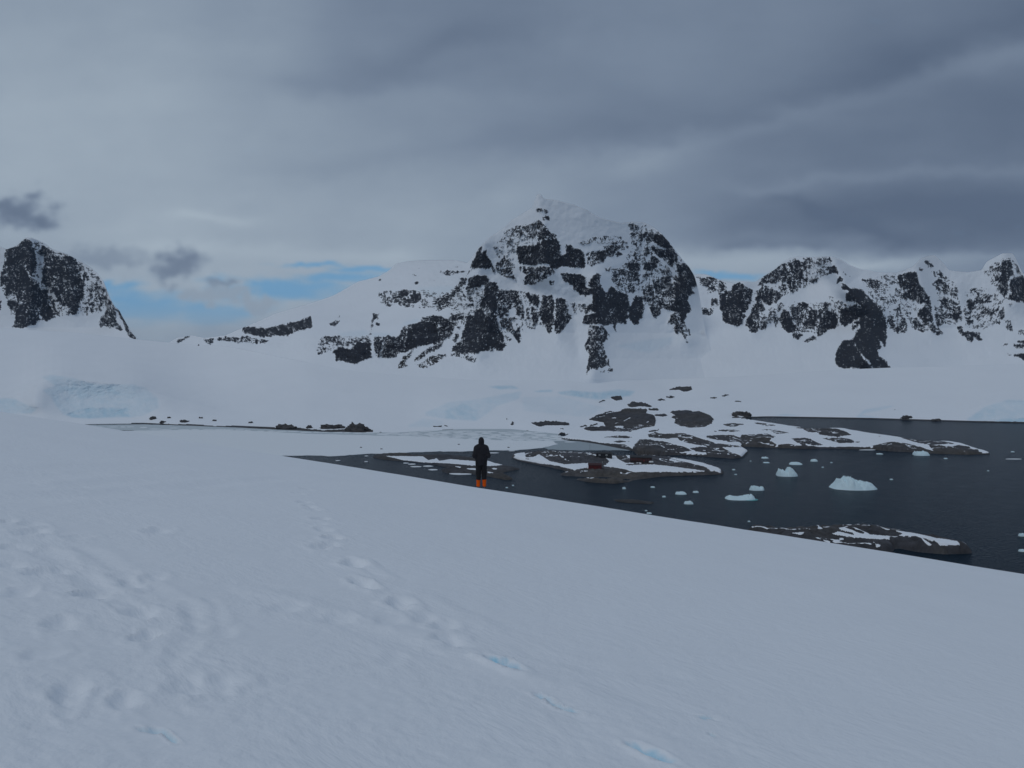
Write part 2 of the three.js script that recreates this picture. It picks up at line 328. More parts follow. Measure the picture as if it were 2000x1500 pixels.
      for (const [cx, cz, l, w, d, h, scatterBlue] of near) {
        const dx = X - cx, dz = Z - cz; if (Math.abs(dx) > l * 2.2) continue;
        const wob = 1 + .5 * n3(X * 9, Z * 9, 3), u = (dx * Math.sin(h) + dz * Math.cos(h)) / l * wob, v = (dx * Math.cos(h) - dz * Math.sin(h)) / w * wob, r = Math.hypot(u, v);
        y += -d * ss(1.05, .35, r) + d * .28 * Math.exp(-(((r - 1.35) / .28) ** 2));
        if (scatterBlue) ice = Math.max(ice, scatterBlue * ss(.95, .45, r + .45 * n3(X * 22, Z * 22, 9)));
      }
      for (const [pts, w, d] of gr) {
        let m = 1e9; for (let k = 0; k + 1 < pts.length; k++) { const [ax, az] = pts[k], ex = pts[k + 1][0] - ax, ez = pts[k + 1][1] - az, t = clamp(((X - ax) * ex + (Z - az) * ez) / (ex * ex + ez * ez)); m = Math.min(m, Math.hypot(X - ax - ex * t, Z - az - ez * t)); }
        if (m < w * 3) { m += w * .6 * n3(X * 3, Z * 3, 2); y += -.5 * d * Math.exp(-((m / w) ** 2)) * (.6 + .6 * n3(X * 1.2, Z * 1.2, 6)) + d * .12 * Math.exp(-(((m - w * 1.7) / (w * .6)) ** 2)); }
      }
      P[o * 3] = X; P[o * 3 + 1] = y; P[o * 3 + 2] = -Z;
      UV[o * 2] = X / 1.6; UV[o * 2 + 1] = Z / 1.6;
      const g = .012 * n3(X * .7, Z * .7, 5) + .012 * n3(X * 4, Z * 4, 15);
      for (let m = 0; m < 3; m++) C[o * 3 + m] = mix(SNOW[m] + g, [.30, .66, .84][m], ice * .9);  // cyan painted into the pits for light scattered inside the snow
    }
  }
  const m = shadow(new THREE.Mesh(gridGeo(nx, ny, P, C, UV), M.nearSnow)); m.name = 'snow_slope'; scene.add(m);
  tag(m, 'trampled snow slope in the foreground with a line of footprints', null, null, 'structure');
}

// ---------------------------------------------------------------- where bare rock shows on the mountains (read off their faces)
const cA = crop(880, 370, .15), cB = crop(1120, 370, .15), cC = crop(880, 530, .15), cD = crop(1120, 530, .15), cE = crop(600, 500, .16), cF = crop(1380, 480, .16), cG = crop(1680, 490, .16), cH = crop(0, 450, .16), cL = crop(0, 400, .35);
const rockMid = new Mask(320, 360, 1460, 780, .5), rockRight = new Mask(1280, 470, 2420, 780, .5), rockLeft = new Mask(-420, 440, 300, 720, .5);
function fill(mask, c, list) { for (const [v, pts] of list) mask.poly(c(pts), v); }
fill(rockMid, cA, [
  [.95, [[420, 720], [380, 760], [330, 850], [290, 940], [250, 1040], [350, 1030], [460, 1045], [540, 1010], [520, 930], [470, 870], [480, 790], [440, 800], [400, 850], [420, 780]]],
  [.9, [[250, 1040], [195, 1130], [215, 1130], [268, 1050]]], [.9, [[535, 1010], [560, 1100], [582, 1100], [560, 1010]]],
  [.75, [[590, 980], [700, 890], [780, 960], [800, 1080], [870, 1200], [790, 1170], [640, 1120], [590, 1060]]],
  [.65, [[1120, 250], [1180, 250], [1260, 270], [1260, 320], [1200, 310], [1130, 300]]], [.75, [[1190, 350], [1280, 350], [1310, 410], [1210, 410]]],
  [.8, [[1110, 410], [1160, 410], [1260, 500], [1300, 560], [1390, 600], [1360, 640], [1250, 650], [1130, 680], [1120, 560]]],
  [.52, [[870, 480], [1120, 440], [1120, 640], [880, 680], [860, 600]]], [.40, [[700, 560], [860, 470], [860, 700], [830, 760], [700, 740]]],
  [.93, [[860, 740], [1110, 740], [1130, 690], [1230, 660], [1380, 640], [1430, 720], [1440, 830], [1440, 1000], [1400, 1050], [1310, 1040], [1290, 980], [1130, 980], [1040, 1000], [880, 960], [870, 850]]],
  [.78, [[890, 1010], [1090, 1010], [1300, 1000], [1360, 1090], [1300, 1130], [1220, 1190], [1090, 1250], [970, 1240], [940, 1190], [990, 1110], [900, 1060]]],
  [.92, [[1500, 720], [1570, 720], [1620, 780], [1700, 790], [1750, 850], [1760, 1000], [1740, 1040], [1620, 1030], [1500, 1000], [1430, 1020], [1440, 860], [1500, 840]]],
  [.6, [[1780, 830], [1990, 790], [1990, 950], [1830, 1010], [1780, 960]]], [.35, [[1640, 690], [1880, 620], [1990, 640], [1990, 720], [1700, 720]]],
  [.6, [[1290, 1190], [1360, 1190], [1340, 1260], [1280, 1250]]], [.8, [[560, 740], [600, 750], [600, 780], [560, 770]]], [.6, [[590, 820], [640, 850], [640, 900], [600, 880]]],
  [.85, [[140, 1150], [200, 1150], [200, 1210], [100, 1280], [60, 1330], [0, 1450], [0, 1390], [60, 1290]]]]);
fill(rockMid, cB, [
  [.95, [[1050, 590], [1160, 580], [1230, 680], [1300, 770], [1180, 770], [1080, 710], [1030, 670]]], [.85, [[990, 740], [1180, 790], [1300, 780], [1350, 880], [1350, 950], [1280, 1000], [1210, 940], [1100, 880], [1030, 810]]],
  [.92, [[1360, 980], [1480, 980], [1560, 1080], [1640, 1190], [1620, 1260], [1520, 1290], [1600, 1360], [1490, 1370], [1400, 1400], [1320, 1500], [1300, 1300], [1390, 1220], [1370, 1100], [1340, 1000]]],
  [.88, [[920, 950], [990, 960], [1000, 880], [1090, 890], [1120, 980], [1100, 1020], [990, 1070], [920, 1050]]], [.9, [[660, 970], [750, 950], [870, 970], [870, 1080], [760, 1070], [680, 1010]]],
  [.75, [[560, 1060], [650, 1040], [760, 1080], [860, 1090], [860, 1300], [840, 1200], [770, 1190], [700, 1170], [600, 1110]]], [.5, [[400, 1040], [520, 1010], [560, 1060], [520, 1100], [440, 1080]]],
  [.9, [[300, 830], [420, 800], [480, 780], [560, 800], [620, 830], [640, 860], [540, 880], [440, 880], [380, 940], [310, 920]]], [.65, [[380, 740], [500, 730], [700, 720], [720, 780], [600, 810], [480, 780], [400, 790]]],
  [.45, [[390, 610], [560, 600], [700, 680], [700, 720], [420, 720]]], [.4, [[200, 640], [300, 620], [330, 710], [200, 720]]], [.5, [[760, 470], [950, 470], [960, 560], [900, 680], [860, 760], [780, 760], [760, 600]]], [.75, [[950, 570], [1040, 580], [1020, 640], [960, 620]]],
  [.7, [[880, 780], [980, 760], [1000, 840], [930, 860]]], [.5, [[760, 820], [830, 810], [860, 960], [800, 930]]], [.55, [[180, 850], [300, 880], [310, 940], [190, 990]]], [.85, [[1110, 1030], [1230, 1060], [1230, 1110], [1170, 1110]]],
  [.6, [[500, 1110], [600, 1120], [700, 1200], [700, 1300], [620, 1300], [560, 1250]]], [.7, [[1240, 1130], [1330, 1150], [1370, 1200], [1290, 1160]]], [.7, [[1020, 1180], [1240, 1140], [1280, 1200], [1180, 1240], [1080, 1280], [1050, 1240]]],
  [.68, [[930, 1270], [1050, 1230], [1150, 1330], [1140, 1430], [930, 1430]]], [.45, [[1360, 880], [1420, 850], [1480, 950], [1370, 960]]], [.6, [[1140, 1340], [1300, 1290], [1300, 1450], [1180, 1450]]]]);
fill(rockMid, cC, [
  [.93, [[220, 100], [310, 60], [440, 55], [500, 100], [500, 140], [600, 150], [620, 240], [600, 420], [600, 560], [540, 560], [500, 470], [430, 470], [370, 470], [440, 300], [440, 190], [230, 230]]],
  [.92, [[370, 480], [430, 520], [470, 600], [600, 620], [620, 740], [690, 840], [720, 960], [680, 1040], [600, 1030], [560, 990], [540, 1050], [380, 1040], [370, 1080], [140, 1080], [0, 1040], [30, 980], [130, 900], [170, 760], [210, 660], [200, 600], [300, 560]]],
  [.55, [[420, 480], [560, 500], [600, 560], [590, 620], [460, 620]]],
  [.82, [[620, 240], [680, 220], [700, 260], [890, 260], [900, 360], [950, 440], [970, 620], [900, 600], [860, 560], [840, 470], [760, 510], [740, 600], [700, 560], [640, 620], [600, 470]]],
  [.8, [[640, 640], [760, 620], [800, 700], [830, 760], [860, 760], [900, 700], [910, 800], [920, 900], [890, 940], [850, 880], [800, 820], [740, 760], [680, 740]]], [.6, [[700, 830], [820, 890], [730, 910]]],
  [.9, [[960, 270], [1040, 300], [1140, 330], [1160, 420], [1140, 480], [1090, 450], [1040, 400], [1010, 370]]], [.88, [[1030, 430], [1080, 470], [1140, 560], [1130, 640], [1110, 700], [1080, 670], [1050, 560]]], [.75, [[980, 470], [1020, 520], [1050, 620], [990, 630]]],
  [.88, [[1200, 320], [1330, 310], [1350, 440], [1350, 600], [1340, 680], [1320, 800], [1290, 820], [1250, 770], [1220, 700], [1170, 650], [1150, 560], [1180, 470]]], [.85, [[1360, 340], [1480, 370], [1510, 420], [1530, 560], [1600, 580], [1520, 700], [1440, 810], [1370, 820], [1350, 780], [1370, 620], [1370, 480]]],
  [.92, [[1430, 20], [1600, 40], [1740, 60], [1760, 120], [1740, 230], [1650, 250], [1560, 190], [1460, 130]]], [.85, [[140, 90], [200, 90], [200, 160], [100, 230], [0, 390], [0, 300], [60, 220]]],
  [.55, [[0, 560], [200, 560], [200, 620], [170, 700], [100, 760], [20, 700], [0, 620]]], [.8, [[20, 860], [100, 790], [130, 860], [50, 930], [20, 900]]], [.5, [[0, 1060], [140, 1060], [240, 1100], [340, 1140], [310, 1190], [150, 1140], [0, 1110]]],
  [.42, [[60, 240], [430, 260], [350, 330], [260, 370], [60, 340]]], [.6, [[130, 350], [160, 320], [100, 470], [60, 480]]], [.8, [[340, 340], [380, 300], [380, 340], [350, 350]]], [.5, [[250, 530], [380, 400], [400, 430], [290, 560]]],
  [.6, [[930, 750], [1000, 800], [980, 800], [930, 770]]], [.42, [[910, 630], [1100, 700], [1080, 760], [1000, 740], [920, 720]]], [.7, [[1570, 420], [1620, 410], [1650, 480], [1650, 570], [1610, 560], [1580, 470]]], [.75, [[1660, 430], [1740, 420], [1800, 470], [1850, 540], [1750, 560], [1680, 520]]]]);
fill(rockMid, cD, [
  [.93, [[0, 50], [100, 40], [160, 90], [150, 200], [250, 230], [330, 190], [430, 280], [480, 190], [560, 250], [700, 300], [740, 480], [800, 330], [890, 340], [920, 460], [900, 600], [850, 640], [860, 680], [800, 700], [740, 650], [700, 620], [690, 690], [600, 680], [540, 700], [420, 710], [350, 690], [210, 700], [120, 690], [140, 570], [200, 560], [290, 540], [180, 480], [250, 400], [250, 300], [150, 330], [0, 240]]],
  [.85, [[240, 80], [300, 30], [350, 60], [340, 130], [360, 200], [280, 230], [180, 190]]],
  [.84, [[210, 700], [320, 720], [380, 700], [430, 780], [480, 850], [430, 840], [430, 920], [380, 940], [400, 1010], [430, 1080], [460, 1130], [460, 1240], [360, 1260], [330, 1240], [320, 1280], [250, 1270], [200, 1300], [170, 1340], [160, 1320], [200, 1210], [200, 1050], [150, 1030], [150, 960], [190, 870], [200, 760]]],
  [.95, [[500, 720], [550, 700], [545, 800]]], [.6, [[340, 1310], [410, 1290], [420, 1330], [370, 1340]]], [.75, [[440, 1320], [480, 1250], [515, 1260], [510, 1310]]],
  [.55, [[480, 0], [870, 0], [860, 230], [820, 260], [700, 280], [560, 240], [500, 120]]], [.68, [[900, 240], [1060, 230], [1140, 330], [1300, 330], [1300, 520], [1150, 500], [1040, 470], [1000, 450], [920, 440]]], [.85, [[980, 480], [1040, 460], [1130, 480], [1150, 560], [1080, 610], [1040, 600]]],
  [.92, [[1320, 240], [1330, 100], [1400, 0], [1560, 0], [1640, 120], [1620, 180], [1520, 220], [1600, 300], [1490, 310], [1480, 370], [1500, 440], [1530, 500], [1530, 540], [1480, 560], [1470, 600], [1440, 640], [1350, 620], [1390, 540], [1240, 510], [1210, 470], [1300, 440]]],
  [.72, [[1240, 620], [1260, 560], [1380, 540], [1440, 620], [1470, 720], [1490, 820], [1470, 860], [1500, 950], [1440, 880], [1400, 810], [1330, 830], [1320, 790], [1290, 760], [1320, 690], [1240, 690]]], [.8, [[1480, 730], [1510, 760], [1540, 850], [1510, 840]]], [.75, [[1020, 170], [1120, 90], [1280, 150], [1300, 230], [1160, 240], [1060, 220]]]]);
fill(rockMid, cE, [
  [.62, [[890, 460], [1050, 430], [1200, 420], [1380, 440], [1400, 500], [1280, 510], [1270, 560], [1240, 630], [1180, 630], [1170, 590], [1070, 590], [1060, 520], [1030, 610], [980, 640], [900, 580], [910, 530], [870, 480]]], [.95, [[1110, 440], [1220, 430], [1240, 490], [1120, 490]]],
  [.7, [[1280, 500], [1390, 500], [1400, 580], [1300, 570]]], [.55, [[1400, 540], [1480, 530], [1480, 640], [1390, 640]]], [.75, [[1560, 540], [1620, 510], [1740, 460], [1760, 530], [1720, 620], [1640, 670], [1570, 680]]], [.85, [[1890, 270], [1950, 270], [1940, 340], [1880, 380], [1800, 420], [1760, 520], [1720, 620], [1760, 500], [1800, 380]]],
  [.85, [[820, 990], [1000, 980], [1100, 1000], [1190, 850], [1370, 820], [1380, 770], [1490, 730], [1640, 740], [1690, 780], [1780, 720], [1900, 730], [1920, 760], [1790, 790], [1800, 840], [1760, 980], [1740, 1000], [1560, 1080], [1450, 1090], [1340, 1110], [1230, 1170], [1100, 1200], [1090, 1240], [920, 1250], [850, 1240], [810, 1120]]], [.97, [[1380, 800], [1560, 830], [1600, 960], [1560, 1060], [1440, 1080], [1300, 1110], [1200, 1140], [1220, 930]]],
  [.97, [[310, 1170], [400, 1110], [510, 1150], [620, 1060], [780, 1070], [780, 1240], [680, 1280], [590, 1320], [460, 1300], [350, 1280], [350, 1220]]], [.7, [[210, 990], [320, 980], [410, 980], [420, 1060], [280, 1060], [210, 1030]]], [.6, [[410, 1060], [520, 1020], [650, 990], [760, 980], [780, 1060], [640, 1060], [560, 1120], [420, 1100]]], [.6, [[130, 1190], [200, 1130], [310, 1090], [300, 1110], [200, 1170], [140, 1200]]],
  [.7, [[800, 700], [880, 700], [860, 770], [820, 780], [810, 880], [790, 980], [740, 1050], [760, 960], [780, 850]]], [.85, [[840, 820], [900, 820], [880, 860], [840, 860]]], [.85, [[260, 830], [330, 800], [420, 790], [400, 820], [310, 860]]], [.7, [[370, 750], [460, 705], [400, 740], [375, 770]]], [.8, [[0, 790], [40, 800], [70, 870], [0, 890]]], [.6, [[20, 745], [60, 740], [50, 770]]],
  [.65, [[1600, 175], [1700, 180], [1940, 180], [1900, 210], [1740, 240], [1660, 240]]], [.5, [[1800, 130], [1920, 140], [1900, 150], [1810, 140]]], [.5, [[1280, 230], [1350, 240], [1300, 255]]], [.45, [[1370, 150], [1380, 140], [1360, 230], [1350, 200]]], [.6, [[1400, 230], [1430, 235], [1410, 245]]], [.75, [[1300, 320], [1360, 310], [1350, 350], [1310, 350]]], [.5, [[860, 290], [910, 285], [900, 310]]], [.5, [[1540, 305], [1600, 310], [1580, 318]]],
  [.7, [[1090, 1390], [1110, 1330], [1200, 1220], [1300, 1130], [1350, 1110], [1300, 1180], [1200, 1300], [1230, 1340], [1150, 1380]]], [.72, [[1330, 1240], [1450, 1140], [1560, 1080], [1680, 1050], [1640, 1110], [1500, 1180], [1380, 1260], [1300, 1300]]], [.6, [[1290, 1310], [1370, 1330], [1480, 1240], [1600, 1200], [1700, 1200], [1640, 1270], [1520, 1340], [1380, 1390], [1340, 1330]]],
  [.5, [[1740, 1190], [1900, 1180], [1980, 1230], [1950, 1260], [1760, 1220]]], [.85, [[1760, 1030], [1800, 960], [1860, 930], [1850, 1000], [1800, 1060]]], [.45, [[1900, 380], [2000, 400], [2000, 460], [1820, 490]]]]);
fill(rockMid, cL, [[.9, [[1350, 680], [1490, 690], [1580, 670], [1700, 640], [1740, 620], [1740, 690], [1680, 700], [1600, 730], [1480, 740], [1360, 720]]], [.65, [[1140, 750], [1270, 740], [1400, 740], [1500, 760], [1480, 775], [1360, 770], [1200, 760], [1170, 785], [1140, 765]]], [.55, [[985, 760], [1050, 730], [1060, 740], [990, 775]]]]);
// broken rock half buried between the faces
fill(rockMid, cB, [[.36, [[700, 450], [960, 460], [1110, 560], [1300, 760], [1480, 960], [1640, 1190], [1500, 1400], [900, 1450], [560, 1250], [480, 1100], [640, 980], [760, 780]]]]);
fill(rockMid, cA, [[.31, [[590, 700], [860, 470], [1120, 430], [1130, 700], [860, 740], [860, 960], [800, 1080], [590, 980]]]]);
fill(rockMid, cC, [[.36, [[0, 240], [430, 180], [600, 200], [620, 560], [980, 640], [880, 800], [700, 800], [0, 700]]], [.3, [[600, 240], [960, 260], [1140, 320], [1500, 360], [1600, 580], [1340, 700], [1100, 720], [900, 640]]]]);
fill(rockMid, cE, [[.3, [[860, 440], [1400, 420], [1760, 470], [1740, 660], [1400, 640], [900, 600]]], [.32, [[140, 1000], [760, 970], [780, 1070], [320, 1170], [120, 1210]]]]);
fill(rockRight, cF, [[.36, [[650, 430], [840, 280], [1080, 150], [1540, 140], [1520, 330], [1300, 470], [1050, 580], [930, 620], [700, 740], [590, 900], [560, 700], [600, 560]]], [.36, [[880, 700], [1250, 690], [1440, 700], [1600, 700], [1900, 720], [1900, 900], [1600, 1000], [1340, 1080], [1060, 1080], [880, 920], [640, 1000], [520, 1000], [640, 850]]]]);
fill(rockRight, cG, [[.36, [[20, 340], [450, 290], [680, 240], [720, 430], [860, 560], [890, 860], [1000, 1000], [760, 960], [590, 830], [480, 1000], [330, 950], [280, 740], [120, 560]]], [.34, [[870, 240], [1060, 300], [1170, 400], [1230, 700], [1240, 900], [1020, 900], [900, 850], [900, 700], [960, 600], [920, 480]]], [.34, [[1280, 500], [1450, 440], [1600, 470], [1760, 620], [1760, 850], [1500, 960], [1290, 940], [1260, 760]]], [.36, [[1480, 250], [1720, 100], [1870, 90], [1990, 300], [1990, 640], [1700, 560], [1600, 380]]]]);
fill(rockLeft, cH, [[.38, [[50, 240], [300, 100], [560, 170], [880, 310], [1200, 560], [1320, 830], [1240, 1020], [900, 1040], [730, 1050], [640, 1070], [200, 1190], [60, 800], [0, 650]]]]);
// snow gullies that part the faces
for (const [w, c, pts] of [[2.6, cC, [[880, 270], [950, 340], [965, 470], [970, 620]]], [2, cC, [[1170, 320], [1165, 430], [1130, 520], [1150, 600], [1160, 690]]], [1.5, cC, [[1345, 320], [1360, 430], [1350, 560], [1335, 690]]], [1.4, cC, [[1040, 420], [1030, 520], [1060, 640], [1080, 690]]], [1.2, cC, [[815, 380], [815, 530]]], [1.4, cE, [[790, 960], [785, 1100], [790, 1240]]], [1, cE, [[925, 1060], [910, 1250]]], [1.5, cA, [[1400, 600], [1440, 720], [1450, 830]]], [2, cD, [[860, 230], [900, 330], [920, 440]]], [1.2, cD, [[710, 300], [740, 400], [700, 520], [730, 640]]], [1.6, cB, [[160, 800], [170, 930], [165, 1030]]], [1.5, cB, [[870, 800], [880, 960], [890, 1080]]], [2, cB, [[970, 680], [1080, 730], [1180, 775]]], [3, cB, [[1000, 790], [1110, 900], [1250, 1010], [1370, 1150]]]]) rockMid.line(c(pts), w, .12);
fill(rockRight, cD, [[.62, [[1600, 70], [1700, 80], [1900, 130], [1990, 150], [1990, 240], [1900, 300], [1820, 250], [1730, 320], [1750, 230], [1650, 170]]], [.7, [[1790, 360], [1880, 350], [1890, 470], [1790, 460]]], [.62, [[1600, 480], [1730, 470], [1850, 490], [1840, 540], [1780, 580], [1730, 570], [1640, 600], [1600, 570]]], [.8, [[1610, 600], [1660, 610], [1640, 640], [1610, 630]]], [.9, [[1890, 350], [1990, 220], [2000, 690], [1940, 650], [1930, 570], [1900, 470]]]]);
fill(rockRight, cF, [
  [.9, [[170, 640], [240, 560], [290, 560], [330, 480], [400, 450], [480, 500], [560, 540], [560, 660], [500, 780], [440, 830], [490, 870], [430, 950], [380, 990], [280, 960], [200, 910], [160, 780]]], [.7, [[0, 380], [80, 390], [210, 450], [230, 520], [170, 600], [100, 560], [0, 600]]],
  [.85, [[590, 670], [640, 560], [680, 480], [740, 520], [820, 540], [900, 590], [930, 620], [860, 690], [760, 740], [700, 680], [680, 640], [620, 760], [560, 800]]], [.85, [[620, 680], [700, 740], [720, 790], [640, 850], [590, 920], [650, 970], [740, 960], [730, 1030], [650, 1030], [580, 1065], [520, 1040], [510, 990], [460, 980], [490, 900], [540, 800]]],
  [.78, [[650, 430], [740, 350], [840, 290], [920, 220], [1050, 220], [1080, 180], [1190, 210], [1220, 280], [1160, 350], [1180, 410], [1090, 440], [1000, 480], [920, 420], [840, 460], [760, 470], [690, 470], [650, 490]]], [.65, [[930, 480], [1080, 450], [1230, 370], [1240, 420], [1110, 510], [1100, 560], [1040, 580], [980, 540], [890, 560], [860, 500]]],
  [.55, [[1270, 370], [1290, 320], [1400, 310], [1450, 290], [1450, 350], [1380, 400], [1310, 360]]], [.85, [[1300, 440], [1330, 390], [1360, 400], [1350, 440], [1310, 460]]], [.8, [[1250, 440], [1300, 430], [1300, 460], [1260, 465]]], [.6, [[1180, 150], [1280, 150], [1270, 170], [1190, 170]]], [.5, [[1380, 200], [1520, 150], [1530, 180], [1440, 250], [1370, 240]]],
  [.9, [[1500, 280], [1550, 230], [1600, 310], [1620, 340], [1540, 340], [1450, 370], [1500, 320]]], [.95, [[1620, 370], [1670, 410], [1660, 440], [1580, 465], [1600, 410]]], [.95, [[1650, 460], [1700, 480], [1740, 520], [1900, 540], [1990, 640], [2000, 700], [2000, 1100], [1960, 1050], [1940, 860], [1900, 780], [1880, 740], [1800, 690], [1700, 680], [1690, 600], [1740, 560], [1660, 540], [1640, 500]]],
  [.7, [[1650, 290], [1710, 360], [1690, 350], [1655, 310]]], [.7, [[1740, 370], [1780, 400], [1770, 410]]], [.9, [[1640, 780], [1750, 740], [1830, 720], [1890, 760], [1940, 850], [1870, 880], [1780, 940], [1690, 1000], [1620, 940], [1640, 850]]], [.9, [[1450, 690], [1490, 700], [1480, 800], [1600, 840], [1610, 930], [1590, 990], [1480, 1030], [1400, 1100], [1350, 1110], [1340, 1070], [1360, 980], [1380, 900], [1370, 830], [1420, 760]]],
  [.85, [[1240, 850], [1290, 790], [1380, 790], [1380, 850], [1340, 990], [1250, 1010], [1180, 980], [1220, 920]]], [.93, [[940, 790], [1010, 820], [1040, 900], [1080, 960], [1110, 1010], [1060, 1050], [990, 1065], [940, 1030], [880, 920], [900, 850]]], [.6, [[1010, 740], [1110, 690], [1250, 720], [1300, 790], [1240, 850], [1230, 940], [1130, 970], [1070, 940], [1040, 840]]], [.8, [[1090, 700], [1180, 690], [1250, 730], [1220, 790], [1130, 770]]],
  [.8, [[830, 870], [870, 930], [840, 1020], [820, 1010]]], [.55, [[640, 870], [760, 820], [880, 790], [860, 870], [780, 960], [680, 940], [600, 910]]], [.85, [[1060, 1080], [1110, 1060], [1170, 1100], [1130, 1150], [1050, 1140]]], [.6, [[1080, 1010], [1190, 1020], [1180, 1080], [1110, 1050]]], [.7, [[1180, 1170], [1280, 1110], [1340, 1100], [1340, 1140], [1270, 1180], [1210, 1190]]], [.6, [[1370, 1140], [1400, 1150], [1390, 1160]]], [.7, [[1370, 1195], [1400, 1200], [1385, 1210]]],
  [.7, [[1780, 950], [1850, 920], [1940, 900], [1840, 1000], [1790, 1030], [1770, 1010]]], [.95, [[1570, 1330], [1600, 1250], [1680, 1160], [1750, 1150], [1780, 1150], [1850, 1020], [1960, 1050], [2000, 1100], [2000, 1450], [1990, 1500], [1620, 1500], [1570, 1440], [1555, 1390]]], [.6, [[1590, 680], [1650, 660], [1680, 720], [1640, 790], [1600, 760]]], [.45, [[1530, 620], [1490, 620], [1500, 680], [1560, 700]]]]);
fill(rockRight, cG, [
  [.96, [[0, 470], [50, 560], [120, 580], [220, 660], [280, 760], [320, 880], [330, 960], [320, 1100], [300, 1190], [270, 1130], [230, 1080], [250, 1180], [230, 1220], [200, 1180], [240, 1300], [300, 1340], [360, 1420], [380, 1500], [0, 1500]]], [.75, [[20, 350], [190, 350], [240, 420], [220, 470], [100, 440], [80, 400]]], [.6, [[280, 400], [450, 380], [460, 410], [280, 420]]],
  [.9, [[450, 300], [560, 270], [680, 260], [700, 340], [730, 430], [790, 470], [800, 520], [850, 560], [870, 700], [890, 860], [800, 870], [690, 780], [760, 700], [800, 640], [690, 610], [540, 590], [500, 540], [600, 500], [480, 440], [460, 350]]], [.7, [[780, 120], [850, 130], [900, 190], [880, 220], [840, 200], [800, 160]]], [.5, [[700, 210], [760, 230], [800, 190], [740, 270]]],
  [.7, [[890, 260], [980, 240], [1010, 310], [1060, 350], [1000, 340], [960, 300], [900, 320]]], [.7, [[870, 410], [960, 330], [1010, 380], [1070, 420], [1100, 480], [1160, 500], [1160, 400], [1170, 550], [1130, 540], [1080, 510], [980, 510], [920, 470]]], [.75, [[960, 600], [1120, 590], [1180, 620], [1230, 740], [1240, 780], [1230, 870], [1190, 900], [1170, 840], [1130, 850], [1060, 830], [1000, 800], [1040, 750], [1070, 720], [1000, 670]]],
  [.75, [[910, 700], [1010, 680], [1020, 800], [1020, 890], [1000, 930], [940, 920], [910, 850], [920, 770]]], [.6, [[190, 580], [300, 560], [450, 570], [500, 600], [350, 620], [200, 610]]], [.55, [[130, 460], [250, 480], [250, 540], [160, 520]]], [.75, [[400, 720], [480, 680], [510, 760], [560, 860], [570, 960], [540, 1010], [480, 1020], [420, 990], [450, 900], [500, 860], [470, 780]]], [.65, [[330, 780], [400, 790], [420, 850], [410, 980], [350, 950]]],
  [.7, [[590, 830], [680, 810], [740, 880], [800, 980], [770, 1000], [720, 980], [650, 960], [620, 910]]], [.72, [[760, 830], [880, 870], [920, 920], [1000, 970], [1020, 1030], [930, 1030], [860, 990], [850, 930], [770, 890]]], [.88, [[1600, 220], [1700, 200], [1720, 130], [1840, 110], [1850, 180], [1870, 280], [1800, 360], [1830, 450], [1790, 530], [1720, 540], [1700, 460], [1700, 380], [1640, 360], [1740, 320], [1720, 260], [1640, 260]]],
  [.45, [[1500, 260], [1560, 270], [1640, 350], [1620, 360], [1540, 300]]], [.8, [[1900, 160], [1940, 210], [1960, 290], [1900, 260], [1880, 220]]], [.92, [[1830, 350], [1960, 320], [2080, 330], [2150, 640], [1930, 630], [1820, 600], [1830, 560], [1840, 500], [1830, 430]]], [.8, [[1310, 600], [1410, 620], [1420, 490], [1450, 520], [1450, 580], [1510, 590], [1500, 650], [1400, 660], [1390, 740], [1310, 710], [1290, 650]]], [.8, [[1520, 560], [1580, 550], [1590, 620], [1640, 620], [1540, 640]]],
  [.6, [[1270, 770], [1360, 750], [1360, 780], [1280, 785]]], [.62, [[1440, 690], [1560, 690], [1680, 740], [1740, 730], [1760, 830], [1730, 850], [1640, 790], [1480, 780]]], [.75, [[1290, 850], [1380, 840], [1380, 880], [1310, 910]]], [.7, [[1390, 800], [1470, 810], [1470, 860], [1400, 840]]], [.65, [[1360, 910], [1500, 900], [1500, 940], [1370, 940]]], [.9, [[1180, 910], [1250, 940], [1250, 970], [1400, 1000], [1480, 1010], [1440, 1030], [1490, 1090], [1440, 1110], [1390, 1050], [1380, 1115], [1310, 1110], [1290, 1070], [1220, 1020], [1190, 970]]],
  [.7, [[1770, 860], [1830, 850], [1860, 940], [1870, 1000], [1830, 1000], [1770, 940]]], [.6, [[1920, 980], [2100, 970], [2150, 1050], [1920, 1020]]], [.5, [[1660, 870], [1730, 870], [1700, 910]]], [.92, [[1860, 1150], [2000, 1140], [2200, 1150], [2200, 1190], [1880, 1190]]], [.6, [[1710, 1160], [1780, 1130], [1840, 1140], [1760, 1165]]], [.9, [[1910, 1110], [2000, 1095], [2200, 1080], [2200, 1120], [1920, 1130]]], [.92, [[1870, 1270], [2000, 1260], [2250, 1270], [2250, 1360], [2000, 1340], [1940, 1310], [1880, 1300]]], [.6, [[1750, 1265], [1850, 1260], [1840, 1280], [1760, 1275]]],
  [.6, [[1800, 640], [1870, 650], [1830, 690]]], [.45, [[1680, 560], [1760, 600], [1750, 660], [1690, 640]]], [.8, [[2150, 350], [2500, 300], [2900, 400], [2800, 700], [2400, 900], [2200, 700]]], [.7, [[2900, 500], [3600, 450], [4400, 600], [4400, 1000], [3300, 1000], [2900, 800]]]]);
